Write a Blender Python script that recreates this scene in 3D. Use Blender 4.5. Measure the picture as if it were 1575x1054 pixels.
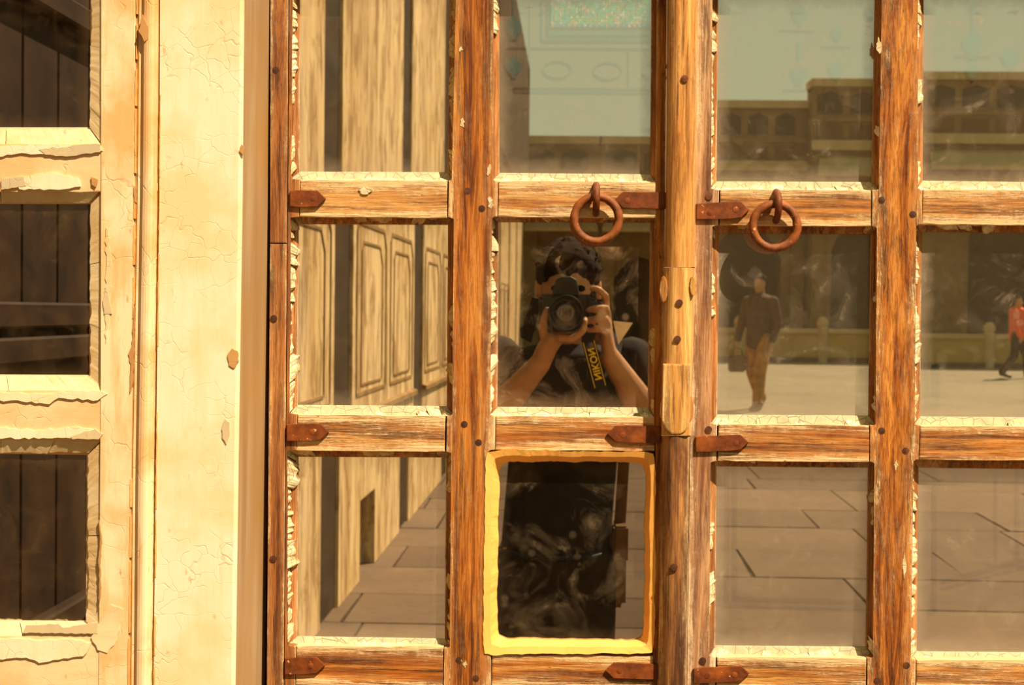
import bpy, bmesh, math, random
from mathutils import Vector, Matrix

for o in list(bpy.data.objects):
    bpy.data.objects.remove(o, do_unlink=True)
SC = bpy.context.scene
COL = SC.collection

# ------------------------------------------------------------------ camera
W, H, F = 1575.0, 1054.0, 2275.0          # frame and focal length in pixels
CAM = Vector((0.0, -1.75, 1.55))          # the door plane is y = 0, the courtyard lies towards -y
NX, NY, ROLL = 870.0, 481.0, math.radians(0.65)   # pixel that looks square onto the door


def cam_rotation():
    v = Vector(((NX - W / 2) / F, -(NY - H / 2) / F, -1.0))
    v = Matrix.Rotation(ROLL, 3, 'Z') @ v
    a, b, c = v.x, v.y, -v.z
    th = math.atan2(c, b)
    yp = math.hypot(b, c)
    ps = math.atan2(a, yp)
    return Matrix.Rotation(ps, 3, 'Z') @ Matrix.Rotation(th, 3, 'X') @ Matrix.Rotation(ROLL, 3, 'Z')


ROT = cam_rotation()
cd = bpy.data.cameras.new('camera_view')
cam = bpy.data.objects.new('camera_view', cd)
COL.objects.link(cam)
cam.matrix_world = Matrix.Translation(CAM) @ ROT.to_4x4()
cd.sensor_width = 36.0
cd.lens = 36.0 * F / W
cd.clip_start = 0.02
cd.clip_end = 300
cd.dof.use_dof = True
cd.dof.focus_distance = 1.75
cd.dof.aperture_fstop = 15.0
SC.camera = cam


def at(px, py, Y=0.0):
    """the point of the plane y = Y seen at a pixel"""
    r = ROT @ Vector(((px - W / 2) / F, -(py - H / 2) / F, -1.0))
    t = (Y - CAM.y) / r.y
    return CAM + r * t


# ------------------------------------------------------------------ sky, sun, exposure
wd = bpy.data.worlds.new('sky')
SC.world = wd
wd.use_nodes = True
wn = wd.node_tree
bg = wn.nodes['Background']
tc = wn.nodes.new('ShaderNodeTexCoord')
sx = wn.nodes.new('ShaderNodeSeparateXYZ')
rp = wn.nodes.new('ShaderNodeValToRGB')
wn.links.new(tc.outputs['Generated'], sx.inputs[0])
wn.links.new(sx.outputs['Z'], rp.inputs[0])
rp.color_ramp.elements[0].color = (0.80, 0.80, 0.50, 1)
rp.color_ramp.elements[1].color = (0.54, 0.66, 0.44, 1)
rp.color_ramp.elements[1].position = 0.6
wn.links.new(rp.outputs[0], bg.inputs[0])
bg.inputs[1].default_value = 0.62

SUN_EL, SUN_AZ = math.radians(53), math.radians(43)
sd = bpy.data.lights.new('sun', 'SUN')
sun = bpy.data.objects.new('sun', sd)
COL.objects.link(sun)
sd.energy = 9.4
sd.color = (1.0, 0.80, 0.585)
sd.angle = math.radians(0.6)
to_sun = Vector((math.sin(SUN_AZ) * math.cos(SUN_EL), -math.cos(SUN_AZ) * math.cos(SUN_EL), math.sin(SUN_EL)))
sun.rotation_euler = to_sun.to_track_quat('Z', 'Y').to_euler()
sun.location = (6, -8, 12)

vs = SC.view_settings
vs.view_transform = 'Standard'
vs.look = 'None'
vs.gamma = 1.0
vs.use_curve_mapping = False
vs.exposure = 0.0

# ------------------------------------------------------------------ helpers


def empty(name, loc=(0, 0, 0)):
    o = bpy.data.objects.new(name, None)
    COL.objects.link(o)
    o.location = loc
    o.empty_display_size = 0.05
    return o


def tag(o, label=None, cat=None, kind=None, group=None):
    if label:
        o['label'] = label
    if cat:
        o['category'] = cat
    if kind:
        o['kind'] = kind
    if group:
        o['group'] = group
    return o


def link(name, bm, m, parent=None, smooth=False):
    me = bpy.data.meshes.new(name)
    bmesh.ops.recalc_face_normals(bm, faces=bm.faces[:])
    bm.to_mesh(me)
    bm.free()
    if smooth:
        for p in me.polygons:
            p.use_smooth = True
    me.materials.append(m)
    o = bpy.data.objects.new(name, me)
    COL.objects.link(o)
    if parent is not None:
        o.parent = parent
        o.matrix_parent_inverse = Matrix.Translation(-world_loc(parent))
    return o


def world_loc(o):
    v = Vector((0, 0, 0))
    while o is not None:
        v += o.location
        v += o.matrix_parent_inverse.translation if o.parent else Vector((0, 0, 0))
        o = o.parent
    return v


def prism_bm(front, back, bevel=0.0):
    """closed solid between two outlines of equal length"""
    bm = bmesh.new()
    f = [bm.verts.new(p) for p in front]
    b = [bm.verts.new(p) for p in back]
    n = len(f)
    ff = bm.faces.new(f)
    bm.faces.new(b[::-1])
    for i in range(n):
        j = (i + 1) % n
        bm.faces.new((f[i], b[i], b[j], f[j]))
    if bevel:
        bmesh.ops.bevel(bm, geom=list(ff.edges), offset=bevel, segments=2, profile=0.6, affect='EDGES', clamp_overlap=True)
    return bm


def plank(name, pts, Y, th, m, parent, bevel=0.0016):
    """wooden or metal piece drawn by the outline of its front face in the plane y = Y"""
    fr = [at(x, y, Y) for x, y in pts]
    bk = [p + Vector((0, th, 0)) for p in fr]
    return link(name, prism_bm(fr, bk, bevel), m, parent)


def wobble(pts, amp, step, seed):
    """outline with extra points pushed about by a little hand-made unevenness"""
    r = random.Random(seed)
    out = []
    n = len(pts)
    for i in range(n):
        a, b = Vector(pts[i]), Vector(pts[(i + 1) % n])
        d = b - a
        L = d.length
        k = max(1, int(L / step))
        nrm = Vector((-d.y, d.x)) / max(L, 1e-6)
        for q in range(k):
            p = a + d * (q / k)
            if q:
                p += nrm * r.uniform(-amp, amp)
            out.append((p.x, p.y))
    return out


def box_bm(x0, x1, y0, y1, z0, z1, bm=None):
    bm = bm or bmesh.new()
    v = [bm.verts.new((x, y, z)) for z in (z0, z1) for y in (y0, y1) for x in (x0, x1)]
    for q in ((0, 1, 3, 2), (4, 6, 7, 5), (0, 4, 5, 1), (2, 3, 7, 6), (0, 2, 6, 4), (1, 5, 7, 3)):
        bm.faces.new([v[i] for i in q])
    return bm


def box(name, x0, x1, y0, y1, z0, z1, m, parent=None, bevel=0.0):
    bm = box_bm(x0, x1, y0, y1, z0, z1)
    if bevel:
        bmesh.ops.bevel(bm, geom=bm.edges[:], offset=bevel, segments=1, affect='EDGES')
    return link(name, bm, m, parent)


def xz_prism(name, pts, y0, y1, m, parent=None, bevel=0.0):
    fr = [Vector((x, y0, z)) for x, z in pts]
    bk = [Vector((x, y1, z)) for x, z in pts]
    return link(name, prism_bm(fr, bk, bevel), m, parent)


def torus_bm(c, R, r, nseg=40, nr=10, seed=0):
    rr = random.Random(seed)
    bm = bmesh.new()
    rings = []
    for i in range(nseg):
        a = 2 * math.pi * i / nseg
        ring = []
        w = r * (1 + rr.uniform(-.06, .06))
        for j in range(nr):
            b = 2 * math.pi * j / nr
            q = R + w * math.cos(b)
            ring.append(bm.verts.new((c[0] + q * math.cos(a), c[1] + w * math.sin(b), c[2] + q * math.sin(a))))
        rings.append(ring)
    for i in range(nseg):
        for j in range(nr):
            a, b = rings[i], rings[(i + 1) % nseg]
            bm.faces.new((a[j], b[j], b[(j + 1) % nr], a[(j + 1) % nr]))
    return bm


def disc_bm(c, r, y_front, th, n=12, dome=0.0):
    bm = bmesh.new()
    f = [bm.verts.new((c.x + r * math.cos(2 * math.pi * i / n), y_front, c.z + r * math.sin(2 * math.pi * i / n))) for i in range(n)]
    b = [bm.verts.new((v.co.x, y_front + th, v.co.z)) for v in f]
    top = bm.verts.new((c.x, y_front - dome, c.z))
    for i in range(n):
        j = (i + 1) % n
        bm.faces.new((f[i], f[j], top))
        bm.faces.new((f[i], b[i], b[j], f[j]))
    bm.faces.new(b)
    return bm


# ------------------------------------------------------------------ materials


def srgb(r, g, b):
    f = lambda c: (c / 255 / 12.92) if c / 255 <= 0.04045 else ((c / 255 + 0.055) / 1.055) ** 2.4
    return (f(r), f(g), f(b), 1.0)


class NT:
    def __init__(self, name):
        self.m = bpy.data.materials.new(name)
        self.m.use_nodes = True
        self.t = self.m.node_tree
        self.b = self.t.nodes['Principled BSDF']
        self.out = self.t.nodes['Material Output']

    def n(self, kind, **kw):
        nd = self.t.nodes.new(kind)
        for k, v in kw.items():
            setattr(nd, k, v)
        return nd

    def l(self, a, b):
        self.t.links.new(a, b)

    def coord(self, scale=(1, 1, 1), rand=True, kind='Object'):
        c = self.n('ShaderNodeTexCoord')
        mp = self.n('ShaderNodeMapping')
        mp.inputs['Scale'].default_value = scale
        src = c.outputs[kind]
        if rand:
            oi = self.n('ShaderNodeObjectInfo')
            mu = self.n('ShaderNodeMath', operation='MULTIPLY')
            mu.inputs[1].default_value = 37.0
            self.l(oi.outputs['Random'], mu.inputs[0])
            ad = self.n('ShaderNodeVectorMath', operation='ADD')
            self.l(src, ad.inputs[0])
            self.l(mu.outputs[0], ad.inputs[1])
            src = ad.outputs[0]
        self.l(src, mp.inputs[0])
        return mp.outputs[0]

    def noise(self, vec, scale, detail=4, rough=0.55, dist=0.0):
        nd = self.n('ShaderNodeTexNoise')
        nd.inputs['Scale'].default_value = scale
        nd.inputs['Detail'].default_value = detail
        nd.inputs['Roughness'].default_value = rough
        nd.inputs['Distortion'].default_value = dist
        self.l(vec, nd.inputs['Vector'])
        return nd.outputs[0]

    def ramp(self, fac, stops):
        nd = self.n('ShaderNodeValToRGB')
        e = nd.color_ramp.elements
        while len(e) < len(stops):
            e.new(0.5)
        for i, (p, c) in enumerate(stops):
            e[i].position = p
            e[i].color = c if len(c) == 4 else (c[0], c[1], c[2], 1)
        self.l(fac, nd.inputs[0])
        return nd.outputs[0]

    def step(self, fac, a, b):
        return self.ramp(fac, [(a, (0, 0, 0)), (b, (1, 1, 1))])

    def mix(self, fac, a, b, blend='MIX'):
        nd = self.n('ShaderNodeMix', data_type='RGBA', blend_type=blend)
        for i, v in ((0, fac), (6, a), (7, b)):
            if isinstance(v, (tuple, float, int)):
                nd.inputs[i].default_value = v
            else:
                self.l(v, nd.inputs[i])
        return nd.outputs[2]

    def math(self, op, a, b=0.0):
        nd = self.n('ShaderNodeMath', operation=op)
        for i, v in ((0, a), (1, b)):
            if isinstance(v, (float, int)):
                nd.inputs[i].default_value = v
            else:
                self.l(v, nd.inputs[i])
        return nd.outputs[0]

    def bump(self, h, strength, dist):
        nd = self.n('ShaderNodeBump')
        nd.inputs['Strength'].default_value = strength
        nd.inputs['Distance'].default_value = dist
        self.l(h, nd.inputs['Height'])
        self.l(nd.outputs[0], self.b.inputs['Normal'])

    def done(self, col, rough=0.8, spec=0.3, metal=0.0):
        if isinstance(col, tuple):
            self.b.inputs['Base Color'].default_value = col
        else:
            self.l(col, self.b.inputs['Base Color'])
        self.b.inputs['Roughness'].default_value = rough
        self.b.inputs['Specular IOR Level'].default_value = spec
        self.b.inputs['Metallic'].default_value = metal
        return self.m


def wood(name, axis, dark, mid, light, cream, wash, dirt=0.35):
    """weathered timber: long grain, darker streaks, remains of cream paint, most of it along the arrises"""
    t = NT(name)
    st = {'V': (1, 1, .05), 'H': (.05, 1, 1), 'D': (.9, 1, .10)}[axis]
    st2 = {'V': (1, 1, .25), 'H': (.25, 1, 1), 'D': (1, 1, .3)}[axis]
    g = t.coord(st)
    g2 = t.coord(st2)
    g3 = t.coord()
    fine = t.noise(g, 430, 6, 0.75, 0.2)
    fig = t.noise(g, 60, 6, 0.70, 1.0)
    blot = t.noise(g2, 20, 5, 0.65)
    spk = t.noise(g2, 240, 4, 0.7)
    base = t.ramp(fig, [(0.38, dark), (0.47, mid), (0.60, light)])
    base = t.mix(t.math('MULTIPLY', t.step(fine, 0.46, 0.60), 0.62), base, dark)
    dk2 = tuple(c * 0.45 for c in dark[:3]) + (1,)
    streak = t.math('MULTIPLY', t.step(t.noise(g, 130, 5, .65), .52, .60), t.step(blot, .40, .56))
    base = t.mix(t.math('MULTIPLY', streak, .85), base, dk2)
    base = t.mix(t.math('MULTIPLY', t.step(blot, 0.42, 0.70), dirt), base, dark)
    # paint remains
    c = t.n('ShaderNodeTexCoord')
    sp = t.n('ShaderNodeSeparateXYZ')
    t.l(c.outputs['Generated'], sp.inputs[0])
    q = sp.outputs['Z' if axis == 'H' else 'X']
    ed = t.math('MINIMUM', q, t.math('SUBTRACT', 1.0, q))
    edge = t.math('SUBTRACT', 1.0, t.step(ed, .02, .34))
    w1 = t.noise(g2, 30, 6, 0.72)
    w2 = t.noise(g, 260, 5, 0.7)
    w3 = t.noise(g3, 120, 4, .7)
    wm = t.math('ADD', t.math('MULTIPLY', w1, 0.40), t.math('ADD', t.math('MULTIPLY', w2, 0.42), t.math('MULTIPLY', w3, .18)))
    wm = t.math('ADD', wm, t.math('MULTIPLY', t.math('SUBTRACT', edge, .25), .15))
    lo = .615 - .16 * wash
    haze = t.step(wm, lo - .10, lo + .10)
    crisp = t.math('MULTIPLY', t.step(wm, lo + .0, lo + .085), t.math('SUBTRACT', 1.0, t.math('MULTIPLY', t.step(fine, .5, .62), .6)))
    col = t.mix(t.math('MULTIPLY', haze, 0.34), base, tuple(min(1, v * .92) for v in cream[:3]) + (1,))
    col = t.mix(t.math('MULTIPLY', crisp, 0.9), col, cream)
    col = t.mix(t.math('MULTIPLY', t.step(spk, .66, .70), .7), col, dk2)
    t.bump(t.math('ADD', t.math('ADD', fine, streak), t.math('MULTIPLY', crisp, 0.8)), 0.6, 0.0012)
    return t.done(col, 0.75, 0.25)


DK, MD, LT, CR = (.12, .028, .003, 1), (.40, .118, .010, 1), (.62, .25, .040, 1), (.76, .53, .26, 1)
M_STILE = wood('orange_timber_upright', 'V', DK, MD, LT, CR, 0.30)
M_STILE_D = wood('figured_timber_upright', 'D', DK, MD, LT, CR, 0.30)
M_RAIL = wood('whitewashed_timber_rail', 'H', (.15, .042, .006, 1), (.44, .155, .022, 1), (.70, .35, .085, 1), CR, 0.78)
M_RAIL_O = wood('orange_timber_rail', 'H', DK, MD, (.68, .31, .065, 1), CR, 0.55)
M_FRAME = wood('brown_timber_frame', 'V', (.12, .04, .012, 1), (.32, .115, .026, 1), (.50, .22, .06, 1), CR, 0.12, 0.4)
M_POST = wood('honey_timber_post', 'V', (.26, .10, .02, 1), (.58, .25, .05, 1), (.74, .40, .11, 1), CR, 0.15, 0.15)
M_POSTN = wood('fresh_timber_post', 'V', (.36, .15, .03, 1), (.62, .30, .07, 1), (.78, .46, .14, 1), CR, 0.2, 0.05)
M_POSTD = wood('dark_weathered_post', 'V', (.06, .02, .006, 1), (.20, .075, .018, 1), (.48, .22, .06, 1), CR, 0.25, 0.7)
M_GREYST = wood('greyed_timber_upright', 'V', (.16, .06, .025, 1), (.42, .20, .08, 1), (.62, .38, .18, 1), (.74, .54, .32, 1), 0.55, 0.2)
M_REB = wood('orange_rebate_timber', 'V', (.16, .055, .014, 1), (.40, .15, .035, 1), (.58, .27, .08, 1), (.62, .45, .26, 1), 0.3)


def m_putty(name, a, b):
    t = NT(name)
    g = t.coord()
    n = t.noise(g, 60, 5, 0.6)
    col = t.ramp(n, [(0.3, a), (0.65, b)])
    v = t.n('ShaderNodeTexVoronoi', feature='DISTANCE_TO_EDGE')
    v.inputs['Scale'].default_value = 75
    t.l(g, v.inputs['Vector'])
    cr = t.step(v.outputs['Distance'], 0.0, 0.03)
    col = t.mix(t.math('SUBTRACT', 1.0, cr), col, tuple(c * .5 for c in a[:3]) + (1,))
    t.bump(t.math('ADD', n, t.math('MULTIPLY', cr, 0.3)), 0.5, 0.002)
    return t.done(col, 0.85, 0.2)


M_PUTTY = m_putty('cream_putty', (.44, .32, .14, 1), (.76, .64, .40, 1))
M_PUTTYD = m_putty('ochre_putty', (.36, .22, .07, 1), (.66, .47, .19, 1))  # darker ochre, used mostly on top and right sides of panes
M_PUTTYG = m_putty('grey_putty', (.36, .33, .20, 1), (.52, .48, .29, 1))


def m_paint(name, base, warm, stain, vert=True, crack=55, streak=0.5):
    """old cream paint with warm stains, hair cracks and small chips"""
    t = NT(name)
    g = t.coord()
    gs = t.coord((1, 1, .12) if vert else (.2, 1, 1))
    n1 = t.noise(g, 9, 5, 0.6)
    n2 = t.noise(gs, 70, 4, 0.6)
    col = t.mix(t.step(n1, 0.44, 0.62), base, warm)
    col = t.mix(t.math('MULTIPLY', t.step(n2, 0.50, 0.72), streak), col, warm)
    wv = t.n('ShaderNodeVectorMath', operation='ADD')
    nz = t.n('ShaderNodeTexNoise')
    nz.inputs['Scale'].default_value = 30
    t.l(g, nz.inputs['Vector'])
    sc = t.n('ShaderNodeVectorMath', operation='SCALE')
    sc.inputs['Scale'].default_value = 0.03
    t.l(nz.outputs['Color'], sc.inputs[0])
    t.l(g, wv.inputs[0])
    t.l(sc.outputs[0], wv.inputs[1])
    v = t.n('ShaderNodeTexVoronoi', feature='DISTANCE_TO_EDGE')
    v.inputs['Scale'].default_value = crack
    t.l(wv.outputs[0], v.inputs['Vector'])
    ck = t.math('SUBTRACT', 1.0, t.step(v.outputs['Distance'], 0.0, 0.022))
    ck = t.math('MULTIPLY', ck, t.step(t.noise(g, 14, 3), 0.48, 0.6))
    col = t.mix(t.math('MULTIPLY', ck, 0.28), col, stain)
    sp = t.step(t.noise(t.coord((1, 1, .5)), 95, 3, 0.5), 0.70, 0.76)
    col = t.mix(t.math('MULTIPLY', sp, 0.55), col, stain)
    t.bump(t.math('SUBTRACT', n2, t.math('MULTIPLY', ck, 1.0)), 0.25, 0.0015)
    return t.done(col, 0.7, 0.3)


M_WPOST = m_paint('cream_painted_post', (.80, .69, .46, 1), (.78, .57, .29, 1), (.50, .28, .09, 1), True, 42, .5)
M_WSTILE = m_paint('cream_painted_stile', (.80, .62, .36, 1), (.70, .40, .145, 1), (.42, .17, .05, 1), True, 30, 1.0)
M_WRAIL = m_paint('peach_painted_rail', (.78, .55, .29, 1), (.76, .43, .18, 1), (.50, .24, .08, 1), False, 45, .5)
M_WPUT = m_paint('cream_painted_putty', (.74, .58, .32, 1), (.62, .43, .19, 1), (.36, .20, .08, 1), False, 60, .5)
M_FLAKE = m_paint('grey_bare_undercoat', (.52, .42, .25, 1), (.60, .46, .24, 1), (.36, .26, .13, 1))
M_SCAR = m_paint('bare_brown_scar', (.44, .22, .07, 1), (.52, .28, .09, 1), (.28, .12, .04, 1))
M_YELLOW = m_paint('yellow_brushed_paint', (.90, .46, .10, 1), (.86, .42, .085, 1), (.74, .34, .07, 1), True, 30, .5)


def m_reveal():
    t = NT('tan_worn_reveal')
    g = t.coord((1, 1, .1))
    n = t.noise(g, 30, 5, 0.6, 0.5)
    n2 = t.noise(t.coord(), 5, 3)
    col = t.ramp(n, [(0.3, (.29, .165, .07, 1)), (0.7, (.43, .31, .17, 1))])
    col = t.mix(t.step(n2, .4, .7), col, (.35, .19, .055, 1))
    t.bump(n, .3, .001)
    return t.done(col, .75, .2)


M_REVEAL = m_reveal()


def m_iron(name, a, b):
    t = NT(name)
    g = t.coord()
    n = t.noise(g, 90, 6, 0.65)
    n2 = t.noise(g, 24, 3)
    col = t.ramp(n, [(0.3, a), (0.7, b)])
    col = t.mix(t.step(n2, .5, .75), col, (.36, .090, .010, 1))
    sp = t.step(t.noise(g, 150, 2), .70, .74)
    col = t.mix(sp, col, (.55, .30, .12, 1))
    t.bump(n, .5, .0012)
    return t.done(col, .60, .30, .0)


M_STRAP = m_iron('rusty_red_brown_iron', (.075, .017, .003, 1), (.21, .048, .006, 1))
M_RING = m_iron('rusty_ring_iron', (.085, .026, .008, 1), (.29, .085, .017, 1))
M_NAIL = m_iron('nail_iron_slot_shade', (.03, .012, .006, 1), (.09, .03, .012, 1))


def m_plain(name, col, rough=.8, spec=.3, var=.25, scale=12):
    t = NT(name)
    n = t.noise(t.coord(), scale, 5, .6)
    c = t.ramp(n, [(.3, tuple(v * (1 - var) for v in col[:3])), (.7, tuple(min(1, v * (1 + var)) for v in col[:3]))])
    return t.done(c, rough, spec)


def m_glass(name, refl, trans, dust_amt, edge_amt, dcol, smear=1.0):
    """old window glass: mirrors the bright court, lets a little of the room through, carries dust and wipe marks"""
    t = NT(name)
    t.t.nodes.remove(t.b)
    g = t.coord((1, 1, 1))
    n1 = t.noise(g, 17, 6, .62, 1.2)
    n2 = t.noise(g, 55, 5, .6, .6)
    d1 = t.step(n1, .48, .76)
    d2 = t.step(t.math('MULTIPLY', n1, n2), .33, .46)
    vo = t.n('ShaderNodeTexVoronoi')
    vo.inputs['Scale'].default_value = 38
    t.l(g, vo.inputs['Vector'])
    spot = t.math('MULTIPLY', t.math('SUBTRACT', 1.0, t.step(vo.outputs['Distance'], .12, .22)), t.step(t.noise(g, 12, 3), .52, .62))
    c = t.n('ShaderNodeTexCoord')
    s = t.n('ShaderNodeSeparateXYZ')
    t.l(c.outputs['Generated'], s.inputs[0])
    ed = None
    for ax in ('X', 'Z'):
        q = t.math('MINIMUM', s.outputs[ax], t.math('SUBTRACT', 1.0, s.outputs[ax]))
        ed = q if ed is None else t.math('MINIMUM', ed, q)
    ed = t.math('ADD', ed, t.math('MULTIPLY', t.math('SUBTRACT', n2, .5), .09))
    edge = t.math('SUBTRACT', 1.0, t.step(ed, .035, .12))
    dust = t.math('ADD', t.math('MULTIPLY', d1, dust_amt), t.math('MULTIPLY', edge, edge_amt))
    dust = t.math('ADD', dust, t.math('MULTIPLY', d2, dust_amt * 1.1 * smear))
    dust = t.math('ADD', dust, t.math('MULTIPLY', spot, dust_amt * .55 * smear))
    dust = t.math('MINIMUM', t.math('ADD', dust, dust_amt * .05), .85)
    gl = t.n('ShaderNodeBsdfGlossy')
    gl.inputs['Roughness'].default_value = 0.0
    gl.inputs['Color'].default_value = (.96, .93, .86, 1)
    tr = t.n('ShaderNodeBsdfTransparent')
    tr.inputs['Color'].default_value = (trans, trans, trans * .95, 1)
    df = t.n('ShaderNodeBsdfDiffuse')
    df.inputs['Color'].default_value = dcol
    m1 = t.n('ShaderNodeMixShader')
    m1.inputs[0].default_value = refl
    t.l(tr.outputs[0], m1.inputs[1])
    t.l(gl.outputs[0], m1.inputs[2])
    m2 = t.n('ShaderNodeMixShader')
    t.l(dust, m2.inputs[0])
    t.l(m1.outputs[0], m2.inputs[1])
    t.l(df.outputs[0], m2.inputs[2])
    t.l(m2.outputs[0], t.out.inputs[0])
    return t.m


DUST = (.42, .34, .24, 1)
M_GLASS = m_glass('old_dusty_glass', .66, 1.0, .11, .30, DUST, 1.9)
M_GLASS_C = m_glass('old_clear_glass', .86, .9, .05, .20, DUST, .5)
M_GLASS_S = m_glass('old_smeared_glass', .82, .15, .30, .22, (.34, .22, .12, 1), 1.3)
M_GLASS_H = m_glass('old_hazy_glass', .71, 1.0, .15, .32, DUST, 1.9)
M_GLASS_N = m_glass('newer_dark_glass', .50, .08, .13, .04, (.40, .30, .17, 1))
M_GLASS_W = m_glass('grimy_window_glass', .45, .08, .13, .14, (.20, .12, .05, 1), .9)

# ------------------------------------------------------------------ pane builder: rebate, glass, putty


def lerp(a, b, t):
    return (a[0] + (b[0] - a[0]) * t, a[1] + (b[1] - a[1]) * t)


def glazed(parent, op, inn, Y0, seed, sides, mats, gmat, tilt=(0, 0), hole_y=0.020, lip=0.005, jit=1.0):
    """op, inn: opening and glass outlines (tl, tr, br, bl) in the frame; sides: per side (top,right,bottom,left) putty coverage and material"""
    r = random.Random(seed)
    Yg, Yo, Yr = Y0 + hole_y, Y0 + lip, Y0 + hole_y - .005
    # glass
    cx = sum(p[0] for p in inn) / 4
    cy = sum(p[1] for p in inn) / 4
    gp = [at(p[0] + (9 if p[0] > cx else -9), p[1] + (9 if p[1] > cy else -9), Yg) for p in inn]
    c = sum(gp, Vector()) / 4
    R = Matrix.Rotation(math.radians(tilt[1]), 3, 'Z') @ Matrix.Rotation(math.radians(tilt[0]), 3, 'X')
    fr = [c + R @ (p - c) for p in gp]
    bk = [p + Vector((0, .003, 0)) for p in fr]
    link('pane', prism_bm(fr, bk), gmat, parent)
    for s in range(4):
        a, b = op[s], op[(s + 1) % 4]
        ia, ib = inn[s], inn[(s + 1) % 4]
        L = math.hypot(b[0] - a[0], b[1] - a[1])
        cov, pm, lm = sides[s][0], mats[sides[s][1]], mats[sides[s][2]]
        # the rebate ledge of this side
        oa = (a[0] + (a[0] - cx) * .012, a[1] + (a[1] - cy) * .012)
        ob = (b[0] + (b[0] - cx) * .012, b[1] + (b[1] - cy) * .012)
        q = [at(*oa, Yr), at(*ob, Yr), at(*ib, Yr + .004), at(*ia, Yr + .004)]
        link('rebate', prism_bm(q, [p + Vector((0, .012, 0)) for p in q], .0006), lm, parent)
        # putty pieces
        t = r.uniform(0, .015)
        while t < .985:
            seg = r.uniform(12, 52) / L if jit == 1.0 else r.uniform(60, 160) / L
            t1 = min(1.0, t + seg)
            if r.random() < cov and (t1 - t) * L > 6:
                k = max(2, int((t1 - t) * L / (4.2 if jit == 1.0 else 6)))
                deep = (r.uniform(.18, .72) if s == 2 else r.uniform(.30, .95)) if jit == 1.0 else r.uniform(.85, 1.0)
                cur = 0.0
                outer, inner = [], []
                for i in range(k + 1):
                    u = t + (t1 - t) * i / k
                    o_ = lerp(oa, ob, u)
                    i_ = lerp(ia, ib, u)
                    endc = 1.0
                    if i in (0, k) and jit == 1.0:
                        endc = r.uniform(.45, 1.0)
                    cur = cur * .45 + r.uniform(-.20, .20) * jit
                    j = min(1.2, max(.2, deep * endc + cur))
                    outer.append(lerp(o_, i_, r.uniform(-.02, .05)))
                    inner.append(lerp(o_, i_, j))
                bm = bmesh.new()
                top_o = [bm.verts.new(at(*p, Yo - r.uniform(0, .0006) * jit)) for p in outer]
                top_i = [bm.verts.new(at(*p, Yg - .0045 - r.uniform(0, .0008) * jit)) for p in inner]
                bot_i = [bm.verts.new(at(*p, Yg + .001)) for p in inner]
                bot_o = [bm.verts.new(at(*p, Yg + .001)) for p in outer]
                for i in range(k):
                    bm.faces.new((top_o[i], top_o[i + 1], top_i[i + 1], top_i[i]))
                    bm.faces.new((top_i[i], top_i[i + 1], bot_i[i + 1], bot_i[i]))
                    bm.faces.new((bot_i[i], bot_i[i + 1], bot_o[i + 1], bot_o[i]))
                    bm.faces.new((bot_o[i], bot_o[i + 1], top_o[i + 1], top_o[i]))
                bm.faces.new((top_o[0], top_i[0], bot_i[0], bot_o[0]))
                bm.faces.new((top_o[k], bot_o[k], bot_i[k], top_i[k]))
                link('putty', bm, pm, parent)
            t = t1 + r.uniform(.001, .006)


def nail(px, py, Y, parent, r=.0038):
    c = at(px, py, Y)
    link('nail', disc_bm(c, r, Y - .0002, .004, 10, .0003), M_NAIL, parent)


def strap(x0, x1, y0, y1, y0b, y1b, parent, Y=-.0028, rivets=()):
    """iron strap with a clipped point at x1"""
    s = 1 if x1 > x0 else -1
    ym = (y0b + y1b) / 2
    pts = [(x0, y0), (x1 - 13 * s, y0b), (x1, ym), (x1 - 13 * s, y1b), (x0, y1)]
    o = plank('hinge_strap', wobble(pts, .5, 14, int(x0 + y0)), Y, .0032, M_STRAP, parent, .0008)
    for (rx, ry) in rivets:
        link('rivet', disc_bm(at(rx, ry, Y), .0034, Y - .0003, .002, 12, .0004), M_STRAP, o)
    return o


def ring_pull(px, py, sx_, sy_, R, parent, seed):
    c = at(px, py, -.011)
    o = link('ring_pull', torus_bm(c, R, .0050, 44, 12, seed), M_RING, parent, True)
    # staple: an eye of bent iron driven into the rail
    bm = bmesh.new()
    s = at(sx_, sy_, -.006)
    prev = None
    N, K = 16, 8
    for i in range(N + 1):
        a = math.pi * i / N
        # loop in the yz plane round the ring's wire
        p = Vector((s.x, .004 - .024 * math.sin(a), s.z + .017 * math.cos(a)))
        d = Vector((0, -.024 * math.cos(a), -.017 * math.sin(a))).normalized()
        u = Vector((1, 0, 0))
        w = d.cross(u)
        ring = [bm.verts.new(p + (u * math.cos(2 * math.pi * k / K) + w * math.sin(2 * math.pi * k / K)) * .0042) for k in range(K)]
        if prev:
            for k in range(K):
                bm.faces.new((prev[k], prev[(k + 1) % K], ring[(k + 1) % K], ring[k]))
        prev = ring
    link('staple', bm, M_STRAP, o, True)
    return o


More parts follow.
